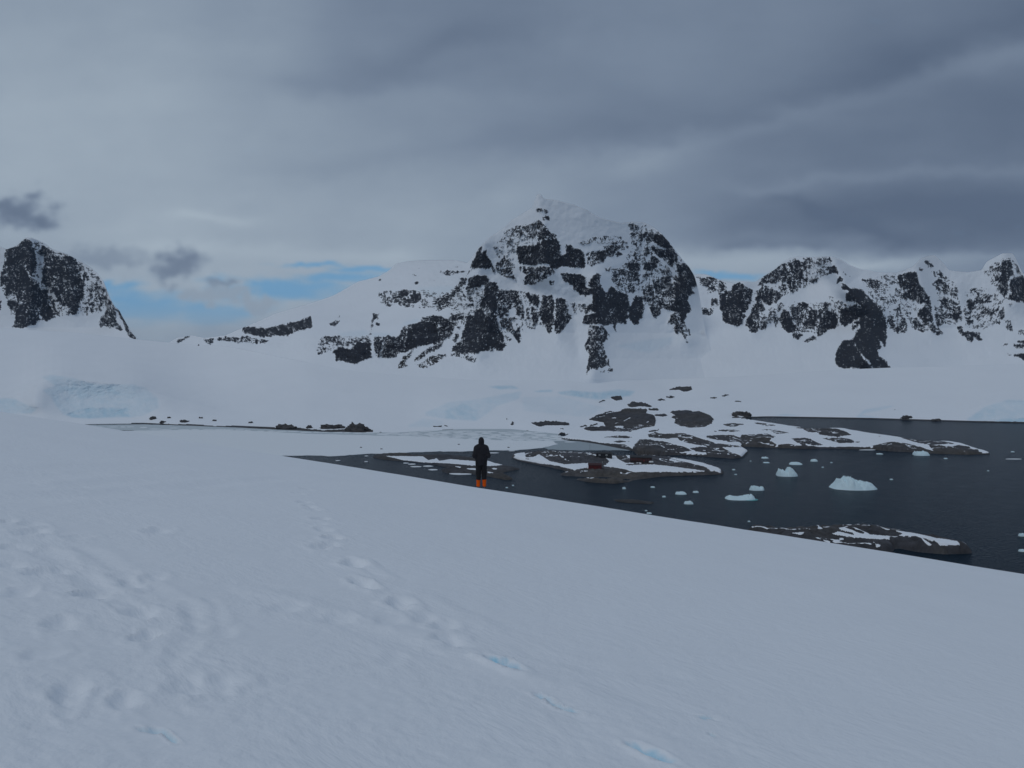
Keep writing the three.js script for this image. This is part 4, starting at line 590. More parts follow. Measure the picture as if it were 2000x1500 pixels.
// ---------------------------------------------------------------- low islands and the rocky point
function island(o) {
  const { name, label, outline, hmax, bumps = [], rx = 7, ry = 2.4, dx = 1.2, dy = .6, base } = o;
  let x0 = 1e9, x1 = -1e9, y0 = 1e9, y1 = -1e9; for (const [x, y] of outline) { x0 = Math.min(x0, x); x1 = Math.max(x1, x); y0 = Math.min(y0, y); y1 = Math.max(y1, y); }
  x0 -= 14; x1 += 14; y0 -= 5; y1 += 5;
  const land = new Mask(x0, y0, x1, y1, .4).poly(outline, 1).blur(rx / 2, ry / 2, 2), mask = o.mask ?? (() => { const m = new Mask(x0, y0 - 25, x1, y1, .4); m.d.fill(o.bare ?? .95); for (const s of o.snow) m.poly(s, .02, 'set'); for (const s of o.rockAgain ?? []) m.poly(s, .95, 'set'); return m.blur(.6, .4, 1); })();
  const nx = Math.ceil((x1 - x0) / dx) + 1, ny = Math.ceil((y1 - y0) / dy) + 1, P = new Float32Array(nx * ny * 3), f = new Float32Array(nx * ny), hs = new Float32Array(nx * ny);
  for (let j = 0; j < ny; j++) for (let i = 0; i < nx; i++) {
    const px = x0 + i * dx, py = y1 - j * dy, id = j * nx + i, Z = seaZ(py), X = wx(px, Z);
    const w = .22 * fbm(X * .05, Z * .02, 3, 3), m = land.at(px, py) + w * .5;
    let h = m > .5 ? hmax * Math.pow((m - .5) * 2, .75) : (m - .5) * 9;
    for (const [bx, by, wx_, wy_, bh] of bumps) { const q = ((px - bx) / wx_) ** 2 + ((py - by) / wy_) ** 2; if (q < 6) h += bh * Math.exp(-q * 1.2) * (1 + .5 * fbm(X * .05, Z * .03, 9, 3)) * ss(.42, .7, m); }
    h += ss(.5, .75, m) * hmax * (.35 * fbm(X * .04, Z * .02, 5, 4) + .12 * fbm(X * .2, Z * .08, 15, 3));
    const yy = py - h * F / Z, s = fbm(px * .25, yy * .5, 8, 3), mk = mask.at(px + 2.2 * s, yy + 1.0 * s);
    const calm = ss(1.2, 3.2, h) * ss(.72, .9, m);
    let fr = mk - .5 + .5 * fbm(X * .09, Z * .04, 21, 4) * (.35 + .65 * calm) + .34 * fbm(X * .4, Z * .12, 25, 3) * calm - (mk > .3 && calm > .5 ? .5 * ss(.09, 0, Math.abs(fbm(X * .03 + 3, Z * .03, 71, 3))) : 0);
    if (m < .85 && fr < .2) fr = Math.max(fr, (Math.max(mask.at(px, yy - 4), mask.at(px, yy - 2)) - .5) * ss(.85, .7, m));
    const tide = (o.tide ?? 1.0) + .6 * n3(X * .05, Z * .03, 1);
    fr = Math.max(fr, (tide - h) * 1.2);
    h += ss(.3, -.2, fr) * .5 * ss(.8, 1.6, h); hs[id] = h;
    h += ss(-.1, .3, fr) * ss(.3, 1.2, h) * (o.crag ?? 1) * (.9 * fbm(X * .2, Z * .08, 61, 4) - .5 * ss(.12, 0, Math.abs(fbm(X * .07, Z * .05, 63, 3))));
    f[id] = fr; P[id * 3] = X; P[id * 3 + 1] = Math.max(h, -3); P[id * 3 + 2] = -Z;
  }
  const [rg, sg] = splitGrid(nx, ny, P, f, (id, cls) => {
    const x = P[id * 3], y = P[id * 3 + 1], z = P[id * 3 + 2];
    if (cls) { const g = .015 * n3(x * .05, 1, z * .02); return [SNOW[0] + g, SNOW[1] + g, SNOW[2] + g]; }
    const c = rockColor(x * 3, y * 3, z * 2, .75 + .5 * n3(x * .02, 7, z * .01)), k = (o.bright ?? 1.25) * 1.75 * (1.2 + 1.1 * fbm(x * .16, y * .5, z * .06, 4)), lich = ss(.15, .5, fbm(x * .06, 2, z * .03, 4)) * .012;
    return [c[0] * k + lich, c[1] * k + lich * .95, c[2] * k + lich * .4];
  }, (a, b, c, d) => Math.max(hs[a], hs[b], hs[c], hs[d]) < -1.5);
  const t = thing(name, label, o.category ?? 'island', base);
  part('rock', rg, M.rock, t);
  if (sg) partsOf('snow_patch', sg, M.snow, t, 40, 60);
  return (px, py) => { let best = 1e9, at = 0; for (let i = 0; i < nx * ny; i++) { const Z = -P[i * 3 + 2], a = 1000 + P[i * 3] / Z * F - px, b = HY + (H - P[i * 3 + 1]) / Z * F - py, d = a * a + b * b; if (d < best && P[i * 3 + 1] > 0) { best = d; at = i; } } return [P[at * 3], P[at * 3 + 1], P[at * 3 + 2]]; };
}
island({ name: 'rocky_point', category: 'headland', label: 'low rocky headland with many snow patches reaching right into the bay', mask: coastRock, hmax: 2.6, dx: 1.1, dy: .55, rx: 6, ry: 1.8,
  outline: [[1094, 858], [1130, 862], [1170, 868], [1210, 876], [1238, 881], [1243, 888], [1275, 890], [1330, 889], [1380, 892], [1432, 896], [1450, 894], [1462, 883], [1450, 876], [1449, 872], [1492, 874], [1577, 877], [1620, 877], [1700, 878], [1733, 881], [1779, 883.5], [1830, 886.5], [1881, 888], [1937, 887.5], [1926, 883], [1877, 870], [1830, 864], [1779, 860], [1735, 853], [1677, 846], [1636, 842], [1572, 838], [1508, 828], [1450, 818], [1400, 818], [1300, 826], [1200, 836], [1110, 850]],
  bumps: [[1270, 884, 42, 8, 5.5], [1340, 876, 40, 6, 3.5], [1490, 866, 28, 7, 4.5], [1575, 871, 24, 5, 4], [1625, 848, 50, 7, 5], [1745, 876, 36, 6, 5], [1840, 873, 40, 6, 3], [1365, 862, 40, 6, 4], [1420, 890, 30, 4, 1.2]] });
const cI = crop(700, 820, .18), cS = crop(1440, 1000, .24);
const hutGround = island({ name: 'island', label: 'rocky island with three small huts, a snow bank along its front', hmax: 3.4, crag: 1.4, rx: 9, ry: 3, bright: 1.45, dx: .9, dy: .5, tide: .9,
  outline: [[996, 892], [1015, 888], [1045, 884], [1080, 883], [1120, 885], [1165, 890], [1210, 893], [1260, 893], [1310, 898], [1350, 904], [1385, 912], [1412, 920], [1416, 926], [1380, 928], [1330, 929], [1290, 931], [1262, 935], [1240, 940], [1200, 945], [1150, 942], [1105, 933], [1090, 926], [1120, 924], [1080, 914], [1050, 908], [1012, 900]],
  bumps: [[1100, 900, 60, 8, 4], [1160, 900, 34, 6, 2], [1265, 905, 46, 7, 4.5], [1330, 914, 40, 4, 1.5], [1180, 934, 70, 4, -3.0], [1120, 932, 60, 4, -3.2], [1230, 938, 40, 4, -3], [1290, 926, 60, 2, 1.5]],
  snow: [cJ([[400, 910], [480, 925], [620, 950], [760, 940], [800, 985], [900, 1035], [1000, 1055], [1230, 1045], [1400, 1065], [1650, 1100], [1850, 1125], [1850, 1145], [1300, 1140], [1000, 1140], [900, 1112], [760, 1085], [640, 1065], [690, 1010], [640, 965]]), cJ([[60, 1050], [430, 1030], [445, 1085], [250, 1112], [100, 1080]]), cJ([[1420, 965], [1600, 980], [1800, 1020], [1990, 1080], [2080, 1130], [2060, 1150], [1920, 1125], [1880, 1085], [1700, 1035]]), cI([[1640, 400], [1720, 365], [1800, 355], [1815, 410], [1900, 405], [1960, 375], [2000, 400], [2080, 450], [2300, 500], [2300, 520], [2000, 480], [1800, 445], [1660, 420]]), cJ([[900, 945], [950, 935], [950, 970], [910, 965]])],
  rockAgain: [cJ([[1780, 1060], [1900, 1100], [1920, 1140], [1820, 1120]]), cJ([[880, 1040], [980, 1045], [970, 1060], [890, 1058]])] });
island({ name: 'island', label: 'low flat skerry streaked with snow, behind the standing person', hmax: 1.5, rx: 6, ry: 2.2, bright: 1.1, dx: 1, dy: .45, tide: .45, bare: .72,
  outline: cI([[150, 395], [280, 365], [480, 360], [660, 385], [900, 380], [1100, 392], [1250, 412], [1420, 455], [1570, 495], [1780, 535], [1640, 556], [1560, 575], [1690, 645], [1600, 655], [1420, 618], [1200, 588], [950, 582], [890, 545], [980, 520], [800, 487], [500, 450], [300, 436], [165, 412]]),
  snow: [cI([[300, 395], [700, 400], [760, 440], [850, 420], [880, 450], [1000, 430], [1240, 450], [1420, 450], [1570, 490], [1430, 503], [1200, 495], [1000, 475], [700, 460], [480, 436]]), cI([[1040, 505], [1120, 515], [1100, 522]]), cI([[1170, 530], [1290, 530], [1280, 545], [1200, 542]]), cI([[1400, 565], [1470, 575], [1410, 580]]), cI([[1440, 527], [1510, 530], [1470, 540]])] });
island({ name: 'island', label: 'dark rocky islet with a few snow strips nearest the snow slope', hmax: 4.2, crag: 2.2, rx: 10, ry: 5, bright: 1.15, dx: 1.2, dy: .8, tide: 1.2,
  outline: cS([[60, 150], [160, 140], [220, 140], [330, 160], [440, 172], [560, 178], [700, 160], [850, 150], [1100, 155], [1300, 185], [1500, 230], [1780, 275], [1945, 338], [1700, 345], [1450, 325], [1300, 295], [1265, 325], [1180, 340], [900, 330], [500, 290], [200, 230]]),
  bumps: [[1690, 1050, 50, 12, 2.5], [1600, 1050, 60, 10, 1.5], [1800, 1066, 50, 8, 1]],
  snow: [cS([[820, 140], [870, 128], [930, 148], [1000, 178], [1240, 203], [1240, 222], [980, 218], [935, 172]]), cS([[770, 180], [820, 163], [960, 193], [960, 207], [860, 197]]), cS([[440, 173], [550, 168], [520, 192]]), cS([[1280, 152], [1440, 176], [1620, 215], [1790, 242], [1815, 272], [1660, 274], [1600, 232], [1450, 197], [1310, 197], [1350, 180]]), cS([[1125, 263], [1172, 268], [1155, 292], [1130, 287]])] });
island({ name: 'reef', category: 'reef', label: 'dark reef just breaking the water in front of the hut island', hmax: .5, rx: 4, ry: 1.6, bright: .8, dx: 1, dy: .5, tide: 5, snow: [], outline: [[1198, 976], [1235, 975], [1280, 981], [1272, 985], [1230, 983], [1205, 980]] });

// ---------------------------------------------------------------- rock outcrops along the far shore and in the snow
{
  const list = [
    [557, 837, 42, 9, 'low dark rock at the icy shore with a flat snowy shelf'], [605, 836, 12, 6, 'small round dark boulder on the shore between two longer rocks'], [648, 836, 46, 8, 'long low broken rock ledge left of the big shore rock'], [699, 841, 46, 16, 'big dark shaggy rock standing on the far shore'],
    [1446, 814, 36, 13, 'dark rounded rock where the headland meets the far snow shore'], [1771, 819, 24, 8, 'brown rock with a snowy notch on the right-hand far shore'], [1829, 823, 20, 6, 'rounded brown boulder at the right-hand far waterline'],
    [299, 817, 12, 4, 'small flat rock below the blue ice cliff'], [318, 825, 12, 4, 'flat brown rock at the far waterline below the ice cliff'], [360, 824, 16, 5, 'rock ledge at the far waterline right of the ice cliff'], [330, 816, 7, 2.5, 'tiny rock in the snow above the far waterline'], [392, 817, 8, 3, 'lone tiny rock in the snow right of the ice cliff'], [419, 822, 9, 3, 'lone flat stone in the shore snow'], [490, 826, 9, 3, 'lone small stone in the snow left of the low shore rock'],
    [1688 + 60, 802, 5, 2.5, 'single black stone in the snow above the right-hand far shore'], [1592, 812, 12, 3, 'short dark rock at the right-hand far waterline'], [388, 675, 3, 3, 'tiny black rock on the far snow horizon']];
  for (const [px, py, w, h, label] of list) {
    const [X, Y, z, Z] = glacierPoint(px, py), a = w / 2 * Z / F, b = h * Z / F, n = 40, m = 24, g = new THREE.SphereGeometry(1, n, m), p = g.attributes.position, C = new Float32Array(p.count * 3);
    for (let i = 0; i < p.count; i++) {
      const x = p.getX(i), y = p.getY(i), q = p.getZ(i), k = 1 + .75 * fbm(x * 1.8 + px, y * 1.6, q * 1.6, 3) + .32 * fbm(x * 5 + px, y * 7, q * 5, 3);
      p.setXYZ(i, x * k * a, Math.max(-.45, Math.sign(y) * Math.pow(Math.abs(y), .8)) * k * b, q * k * a * .7);
      const c = rockColor(x * a * 3 + px, y * 40, q * 30, .8), kk = 3.0 * (1.1 + .9 * fbm(x * 3 + px, y * 4, q * 3, 3)); C.set([c[0] * kk, c[1] * kk, c[2] * kk], i * 3);
    }
    g.setAttribute('color', new THREE.BufferAttribute(C, 3)); g.computeVertexNormals();
    const r = shadow(new THREE.Mesh(g, M.rock)); r.name = numbered('rock_outcrop'); r.position.set(X, Y - .22 * b, z); scene.add(r); tag(r, label, 'rock', 'rocks along the far shore');
  }
}

// ---------------------------------------------------------------- fast ice on the inner bay, broken floes along its edge
function slab(outline, y, thick, mat, wobble = 0, s = 0) {      // outline in photo points on the sea; a real plate of ice
  const pts = []; for (let i = 0; i < outline.length; i++) { const [ax, ay] = outline[i], [bx, by] = outline[(i + 1) % outline.length], n = Math.max(1, Math.ceil(Math.hypot(bx - ax, (by - ay) * 4) / 9)); for (let k = 0; k < n; k++) { const px = mix(ax, bx, k / n), py = mix(ay, by, k / n), Z = seaZ(py); pts.push([wx(px, Z) + wobble * 6 * fbm(px * .1, py * .4, s, 3), -Z + wobble * 14 * fbm(px * .08, py * .4, s + 9, 3)]); } }
  const sh = new THREE.Shape(pts.map(([x, z]) => new THREE.Vector2(x, -z))), g = new THREE.ExtrudeGeometry(sh, { depth: thick, bevelEnabled: false });
  g.rotateX(-Math.PI / 2); g.translate(0, y - thick, 0); return g;
}
{
  const m = shadow(new THREE.Mesh(slab([[530, 891], [600, 890], [650, 891.5], [690, 889], [720, 886.5], [760, 886], [800, 884], [860, 882], [900, 882.5], [950, 880], [1010, 880], [1060, 875], [1090, 868], [1080, 862], [1000, 861], [950, 860], [900, 857.5], [860, 855], [800, 852.5], [740, 851.5], [690, 850], [600, 848], [530, 844], [480, 841.5], [400, 840], [300, 841], [220, 842], [150, 838], [-450, 838], [-450, 935], [300, 925], [500, 899]], .45, .9, M.floe, .5, 1), M.floe));
  m.name = 'sea_ice'; scene.add(m); tag(m, 'flat sheet of white sea ice covering the inner bay', null, null, 'structure');
  const s = shadow(new THREE.Mesh(slab([[1085, 860], [1130, 862], [1180, 869], [1232, 880], [1190, 879], [1130, 880], [1070, 878], [1060, 873]], .12, .5, M.greyIce, .6, 4), M.greyIce));
  s.name = 'slush_ice'; scene.add(s); tag(s, 'patch of thin grey slush ice beside the headland', null, null, 'structure');
  const s2 = shadow(new THREE.Mesh(slab([[130, 831], [280, 829], [420, 833], [560, 840], [640, 844], [740, 842], [800, 838], [900, 834], [1000, 834], [1090, 846], [1090, 863], [900, 860], [740, 853], [520, 845], [300, 842], [150, 837]], .10, .5, M.paleSlush, .4, 6), M.paleSlush));
  s2.name = 'slush_ice_lead'; scene.add(s2); tag(s2, 'band of grey slush between the sea ice and the far shore', null, null, 'structure');
}
const floeGroup = 'thin ice floes packed in the lead below the far shore';
function floe(px, py, w, h, label, group, mat = M.floe, thick = .5) {
  const o = []; const n = 11; for (let k = 0; k < n; k++) { const a = k / n * 6.2832, r = .78 + .22 * rnd(); o.push([px + Math.cos(a) * w / 2 * r, py + Math.sin(a) * h / 2 * r]); }
  const Z = seaZ(py), X = wx(px, Z), g = slab(o, .18 + thick * .45, thick, mat); g.translate(-X, 0, Z);
  const m = shadow(new THREE.Mesh(g, mat)); m.name = numbered('ice_floe'); m.position.set(X, 0, -Z); scene.add(m); tag(m, label, 'ice floe', group); return m;
}
for (let r = -3; r < 7; r++) for (let k = 0; k < 13; k++) {
  const px = 735 + k * 29 + r * 9 + (rnd() - .5) * 20, py = 845.5 + r * 1.9 + (px - 740) * .017 + (rnd() - .5) * .8; if (px > 1115 || (r < 0 && (px < 780 || px > 1060))) continue;
  floe(px, py, 22 + rnd() * 14, 1.2 + rnd() * .9, 'thin snow-dusted floe in the packed ice lead', floeGroup);
}
for (let k = 0; k < 26; k++) { const px = 190 + k * 21 + rnd() * 12; floe(px, 832.3 + ss(150, 720, px) * 13 + (px < 400 ? 4.5 : 1.2) * rnd(), 14 + rnd() * 16, 1 + rnd() * .9, 'thin snow-dusted floe in the packed ice lead', floeGroup); }

// ---------------------------------------------------------------- icebergs
function iceberg(px, py, w, profile, label, name = 'iceberg', group) {
  const Z = seaZ(py), X = wx(px, Z), half = w / 2 * Z / F, n = 84, m = 44, P = new Float32Array((n + 1) * (m + 1) * 3), sc = Z / F, pr = curve(profile), dep = Math.min(half * .8, 9 + half * .3);
  for (let j = 0; j <= m; j++) for (let i = 0; i <= n; i++) {
    const u = i / n * 2 - 1, v = j / m * 2 - 1, o = (j * (n + 1) + i) * 3, edge = Math.sqrt(Math.max(0, 1 - u * u * .98));
    const jag = fbm(u * 3.6 + px * .37, v * 1.6, 3, 4) - .5 * Math.abs(fbm(u * 4.5 + px * .21, v * 3, 8, 4));
    const cz = v * dep * (edge * .8 + .2), h = pr(u) * sc * Math.max(0, 1 - Math.pow(Math.abs(v), 2.4)) ;
    const rough = fbm(u * 3 + px, v * 2.4, 2, 4), fine = .5 - 2.2 * Math.abs(fbm(u * 5 + px, v * 3, 5, 4));
    P[o] = u * half; P[o + 1] = h * (1 + .35 * rough + .5 * fine + .5 * jag) - .9 * ss(.75, 1, Math.max(Math.abs(v), Math.abs(u))) * (1 + h * .1); P[o + 2] = -cz;
  }
  const g = gridGeo(n + 1, m + 1, P); g.computeVertexNormals();
  const b = shadow(new THREE.Mesh(g, M.ice)); b.name = numbered(name); b.position.set(X, 0, -Z); scene.add(b); tag(b, label, name === 'iceberg' ? 'iceberg' : 'ice chunk', group); return b;
}
iceberg(1666, 953, 90, [[-1, .5], [-.9, 5], [-.75, 9], [-.62, 16], [-.52, 16], [-.45, 14], [-.35, 19], [-.22, 21], [-.1, 18], [.02, 15], [.12, 12], [.3, 12], [.45, 11], [.62, 11], [.75, 8], [.88, 5], [1, 1]], 'largest iceberg, white and jagged, alone in open dark water');
iceberg(1537, 929, 42, [[-1, 3], [-.9, 8], [-.75, 11], [-.3, 9], [-.12, 7], [.05, 13], [.2, 14], [.45, 12], [.7, 8], [.9, 3], [1, 1]], 'two-humped pale blue iceberg with a saddle in its middle');
iceberg(1478, 957, 29, [[-1, 2], [-.8, 6], [-.4, 7], [.1, 6], [.4, 4], [.7, 7], [.9, 6], [1, 1]], 'small blocky ice lump above the long low berg', 'iceberg');
const longBerg = iceberg(1445, 974, 60, [[-1, 1], [-.8, 4], [-.6, 6], [-.3, 4], [0, 3], [.4, 6], [.7, 7], [.9, 5], [1, 1]], 'long low ice berg with a turquoise foot');
{ const Z = seaZ(976), g = new THREE.SphereGeometry(1, 24, 8); g.scale(17 * Z / F, .22, 6); g.translate(16 * Z / F, .02, 3.5); part('ice_foot', g, M.aqua, longBerg); }
iceberg(1799, 889, 32, [[-1, 3], [-.85, 6], [-.4, 6], [.1, 7], [.5, 6], [.85, 4], [1, 1]], 'small flat-topped berg close under the headland cliffs');
iceberg(1554, 907, 27, [[-1, 1], [-.5, 4], [0, 4], [.6, 3], [1, 1]], 'slim low berg just behind the two-humped iceberg');
const bits = [[1590, 901, 15, 4, 'small rounded ice piece right of the slim low berg'], [1494, 895, 15, 2.5, 'flat ice scrap near the tip of the dark rocks'], [1497, 904, 14, 1.6, 'thin flat ice scrap below another near the headland'], [1330, 965, 24, 4.5, 'flattish ice piece left of the long low berg'], [1359, 962, 13, 3, 'little ice piece beside the flattish one'], [1345, 984, 20, 5, 'rounded ice piece nearest to the snow slope edge'], [1718, 887, 14, 1.6, 'thin ice scrap under the headland left of the flat-topped berg'], [1978, 883, 8, 1.4, 'tiny ice scrap far right beyond the headland tip'], [1996, 1047, 14, 5, 'upper ice piece cut by the right picture edge'], [1996, 1077, 14, 4, 'lower ice piece cut by the right picture edge'],
  [1219, 955, 8, 3.4, 'tiny pointed ice bit in front of the hut island'], [1275, 952, 10, 2, 'tiny flat ice bit off the hut island'], [1297, 971, 8, 2.6, 'tiny ice bit left of the flattish ice piece'], [1268, 1003, 12, 2, 'scatter of ice crumbs by the slope edge'], [1262, 998, 6, 1.6, 'ice crumb by the slope edge'], [1463, 1019, 6, 1.8, 'lone ice crumb above the dark islet'], [1741, 937, 7, 1.8, 'lone ice crumb right of the largest iceberg'], [1847, 896, 8, 1.4, 'lone ice crumb below the headland end'], [1433, 918, 7, 1.8, 'ice crumb off the tip of the hut island'], [1437, 927, 6, 1.2, 'lower ice crumb off the tip of the hut island'], [990, 953, 6, 1.6, 'ice crumb right of the orange boots'], [1002, 949, 5, 2, 'second ice crumb right of the orange boots'], [1607, 913, 5, 1.2, 'speck of ice right of the slim low berg'], [1624, 904, 5, 1.2, 'farther speck of ice right of the slim low berg'], [1466, 901, 4, 1.2, 'speck of ice off the headland rocks'], [1930, 920, 5, 1, 'speck of ice in the open water far right']];
for (const [x, y, w, h, l] of bits) iceberg(x, y, w, [[-1, h * .3], [-.6, h * .9], [-.2, h * .8], [.2, h], [.6, h * .7], [1, h * .2]], l, 'ice_chunk', 'small ice drifting in the bay');
floe(1695, 879, 36, 1.5, 'long thin flat floe against the headland shore', 'flat floes in open water'); floe(1980, 897, 36, 1.6, 'long thin flat floe by the right picture edge', 'flat floes in open water');
for (const [x, y, w, h, l] of [[900, 926, 48, 4, 'pointed flat floe left of the person below the skerry'], [812, 912, 24, 2.2, 'white floe under the left end of the skerry'], [805, 907, 18, 2, 'small floe touching the left end of the skerry'], [836, 911, 22, 2.4, 'white floe under the middle of the skerry'], [846, 918, 20, 2.6, 'lower white floe under the middle of the skerry'], [715, 902, 8, 1.4, 'little floe in grey water left of the skerry'], [660, 900, 11, 1.4, 'little floe at the point of grey water'], [716, 891, 8, 1.2, 'tiny floe by the sea ice edge'], [965, 885, 22, 1.8, 'floe to the right of the person by the sea ice'], [1000, 881, 14, 1.4, 'small floe at the sea ice edge right of the person'], [793, 905, 12, 1.6, 'tiny floe at the left of the skerry rocks']]) floe(x, y, w, h, l, 'floes around the skerry');
for (const [x, y, l] of [[705, 875, 'dark stone lying on the sea ice, left one of two'], [745, 878, 'dark stone lying on the sea ice, right one of two'], [896, 869, 'grey stone on the sea ice left of the person'], [993, 875, 'dark stone on the sea ice right of the person']]) {
  const Z = seaZ(y), g = new THREE.IcosahedronGeometry(1.1, 2), p = g.attributes.position; for (let i = 0; i < p.count; i++) { const k = 1 + .4 * n3(p.getX(i) * 1.3 + x, p.getY(i) * 1.3, p.getZ(i) * 1.3); p.setXYZ(i, p.getX(i) * k * 1.3, p.getY(i) * k * .6, p.getZ(i) * k); }
  g.computeVertexNormals(); g.setAttribute('color', new THREE.BufferAttribute(new Float32Array(p.count * 3).fill(.05), 3)); const m = shadow(new THREE.Mesh(g, M.rock)); m.name = numbered('stone'); m.position.set(wx(x, Z), .7, -Z); scene.add(m); tag(m, l, 'stone', 'stones on the sea ice');
}

// ---------------------------------------------------------------- huts on the island
const plain = (r, g, b, rough = .8, metal = 0) => new THREE.MeshStandardMaterial({ color: new THREE.Color(r, g, b), roughness: rough, metalness: metal });
const HM = { black: plain(.018, .019, .022), roof: plain(.03, .031, .034, .6), red: plain(.10, .012, .012), trim: plain(.15, .022, .02), white: plain(.72, .74, .74), pane: new THREE.MeshPhysicalMaterial({ color: new THREE.Color(.03, .035, .04), roughness: .1 }), metal: plain(.25, .26, .27, .4, .6), wood: plain(.12, .075, .05) };
function box(w, h, d, x, y, z) { const g = new THREE.BoxGeometry(w, h, d); g.translate(x, y, z); return g; }
function gable(w, d, rise, over, y) {      // a closed roof with thickness, ridge along x
  const s = new THREE.Shape([[-d / 2 - over, 0], [0, rise], [d / 2 + over, 0], [d / 2 + over, .22], [0, rise + .24], [-d / 2 - over, .22]].map(([a, b]) => new THREE.Vector2(a, b))), g = new THREE.ExtrudeGeometry(s, { depth: w + over * 2, bevelEnabled: false });
  g.translate(0, 0, -(w / 2 + over)); g.rotateY(Math.PI / 2); g.translate(0, y, 0); return g;
}
function wallShell(w, d, h, rise) {        // pentagonal walls below a gable
  const s = new THREE.Shape([[-d / 2, -2.2], [d / 2, -2.2], [d / 2, h], [0, h + rise * .97], [-d / 2, h]].map(([a, b]) => new THREE.Vector2(a, b))), g = new THREE.ExtrudeGeometry(s, { depth: w, bevelEnabled: false }); g.translate(0, 0, -w / 2); g.rotateY(Math.PI / 2); return g;
}
function hut(px, pyBase, lift, w, d, h, rise, turn, label, mats, wins, doorX, chimneys) {
  const g0 = hutGround(px, pyBase), t = thing('hut', label, 'hut', [g0[0], g0[1] + lift, g0[2]], turn);
  part('wall', wallShell(w, d, h, rise), mats.wall, t); const roof = part('roof', gable(w, d, rise, .35, h), mats.roof, t);
  for (const c of chimneys) { const g = new THREE.CylinderGeometry(.22, .22, 1.4, 10); g.translate(c, h + rise + .7, 0); part('chimney', g, HM.metal, roof); }
  for (const [x, y, ww, hh] of wins) { const f = part('window', box(ww, hh, .14, x, y, d / 2 + .06), mats.frame, t); part('pane', box(ww * .6, hh * .62, .06, x, y, d / 2 + .15), HM.pane, f); }
  const dr = part('door', box(1.1, 2.1, .16, doorX, 1.05, d / 2 + .07), mats.door, t); part('handle', box(.12, .12, .1, doorX + .38, 1.0, d / 2 + .19), HM.metal, dr);
  const side = part('window', box(.14, 1.2, 1.2, w / 2 + .06, h * .55, 0), mats.frame, t); part('pane', box(.06, .8, .8, w / 2 + .15, h * .55, 0), HM.pane, side);
  return t;
}
hut(1180, 893, .5, 16.5, 6, 3.4, 1.5, -.16, 'long black hut with small white-framed windows on the island back', { wall: HM.black, roof: HM.roof, frame: HM.white, door: HM.black }, [[-4.6, 1.9, 1.6, 1.5], [2.6, 1.9, 1.6, 1.5]], 6.8, [-3]);
hut(1252, 902, .5, 21.5, 7.5, 3.9, 1.9, -.22, 'largest hut, dark brown with rows of red-framed windows', { wall: plain(.03, .018, .017), roof: HM.roof, frame: HM.trim, door: HM.trim }, [-9, -6.6, -4.2, -1.8, .6, 5.4, 7.8].map((x) => [x, 1.9, 1.1, 1.9]), 3.1, [-4, 5]);
hut(1162, 916, .4, 12.5, 6.5, 3.6, 1.6, -.12, 'small dark red hut nearest the water on the island', { wall: HM.red, roof: plain(.05, .016, .016, .7), frame: plain(.16, .02, .02), door: plain(.15, .016, .016) }, [[-3.4, 1.8, 1.2, 1.2], [3.6, 1.8, 1.2, 1.2]], .3, [2]);
{
  const place = (px, py) => { const g = hutGround(px, py); return [g[0], g[1] + .15, g[2]]; };
  const mast = thing('mast', 'thin dark radio mast behind the black hut', 'mast', place(1152, 884, 3.2));
  const p = new THREE.CylinderGeometry(.09, .16, 9, 8); p.translate(0, 4.5, 0); part('pole', p, HM.metal, mast); part('crossarm', box(1.6, .1, .1, 0, 8.2, 0), HM.metal, mast);
  for (const [px, py, gy, s, l] of [[1235, 899, 4.6, 1.5, 'white storage tank at the left end of the largest hut'], [1272, 905, 4.4, 1.7, 'white storage tank at the right end of the largest hut']]) {
    const t = thing('storage_tank', l, 'tank', place(px, py, gy)); const g = new THREE.CapsuleGeometry(s * .62, s * 1.5, 6, 16); g.rotateZ(Math.PI / 2); g.translate(0, s * .75, 0); part('tank_body', g, HM.white, t); part('cradle', box(s * 2, .5, s * .9, 0, .0, 0), HM.wood, t); const lid = new THREE.CylinderGeometry(.25, .25, .2, 12); lid.translate(0, s * 1.42, 0); part('lid', lid, HM.metal, t);
  }
}

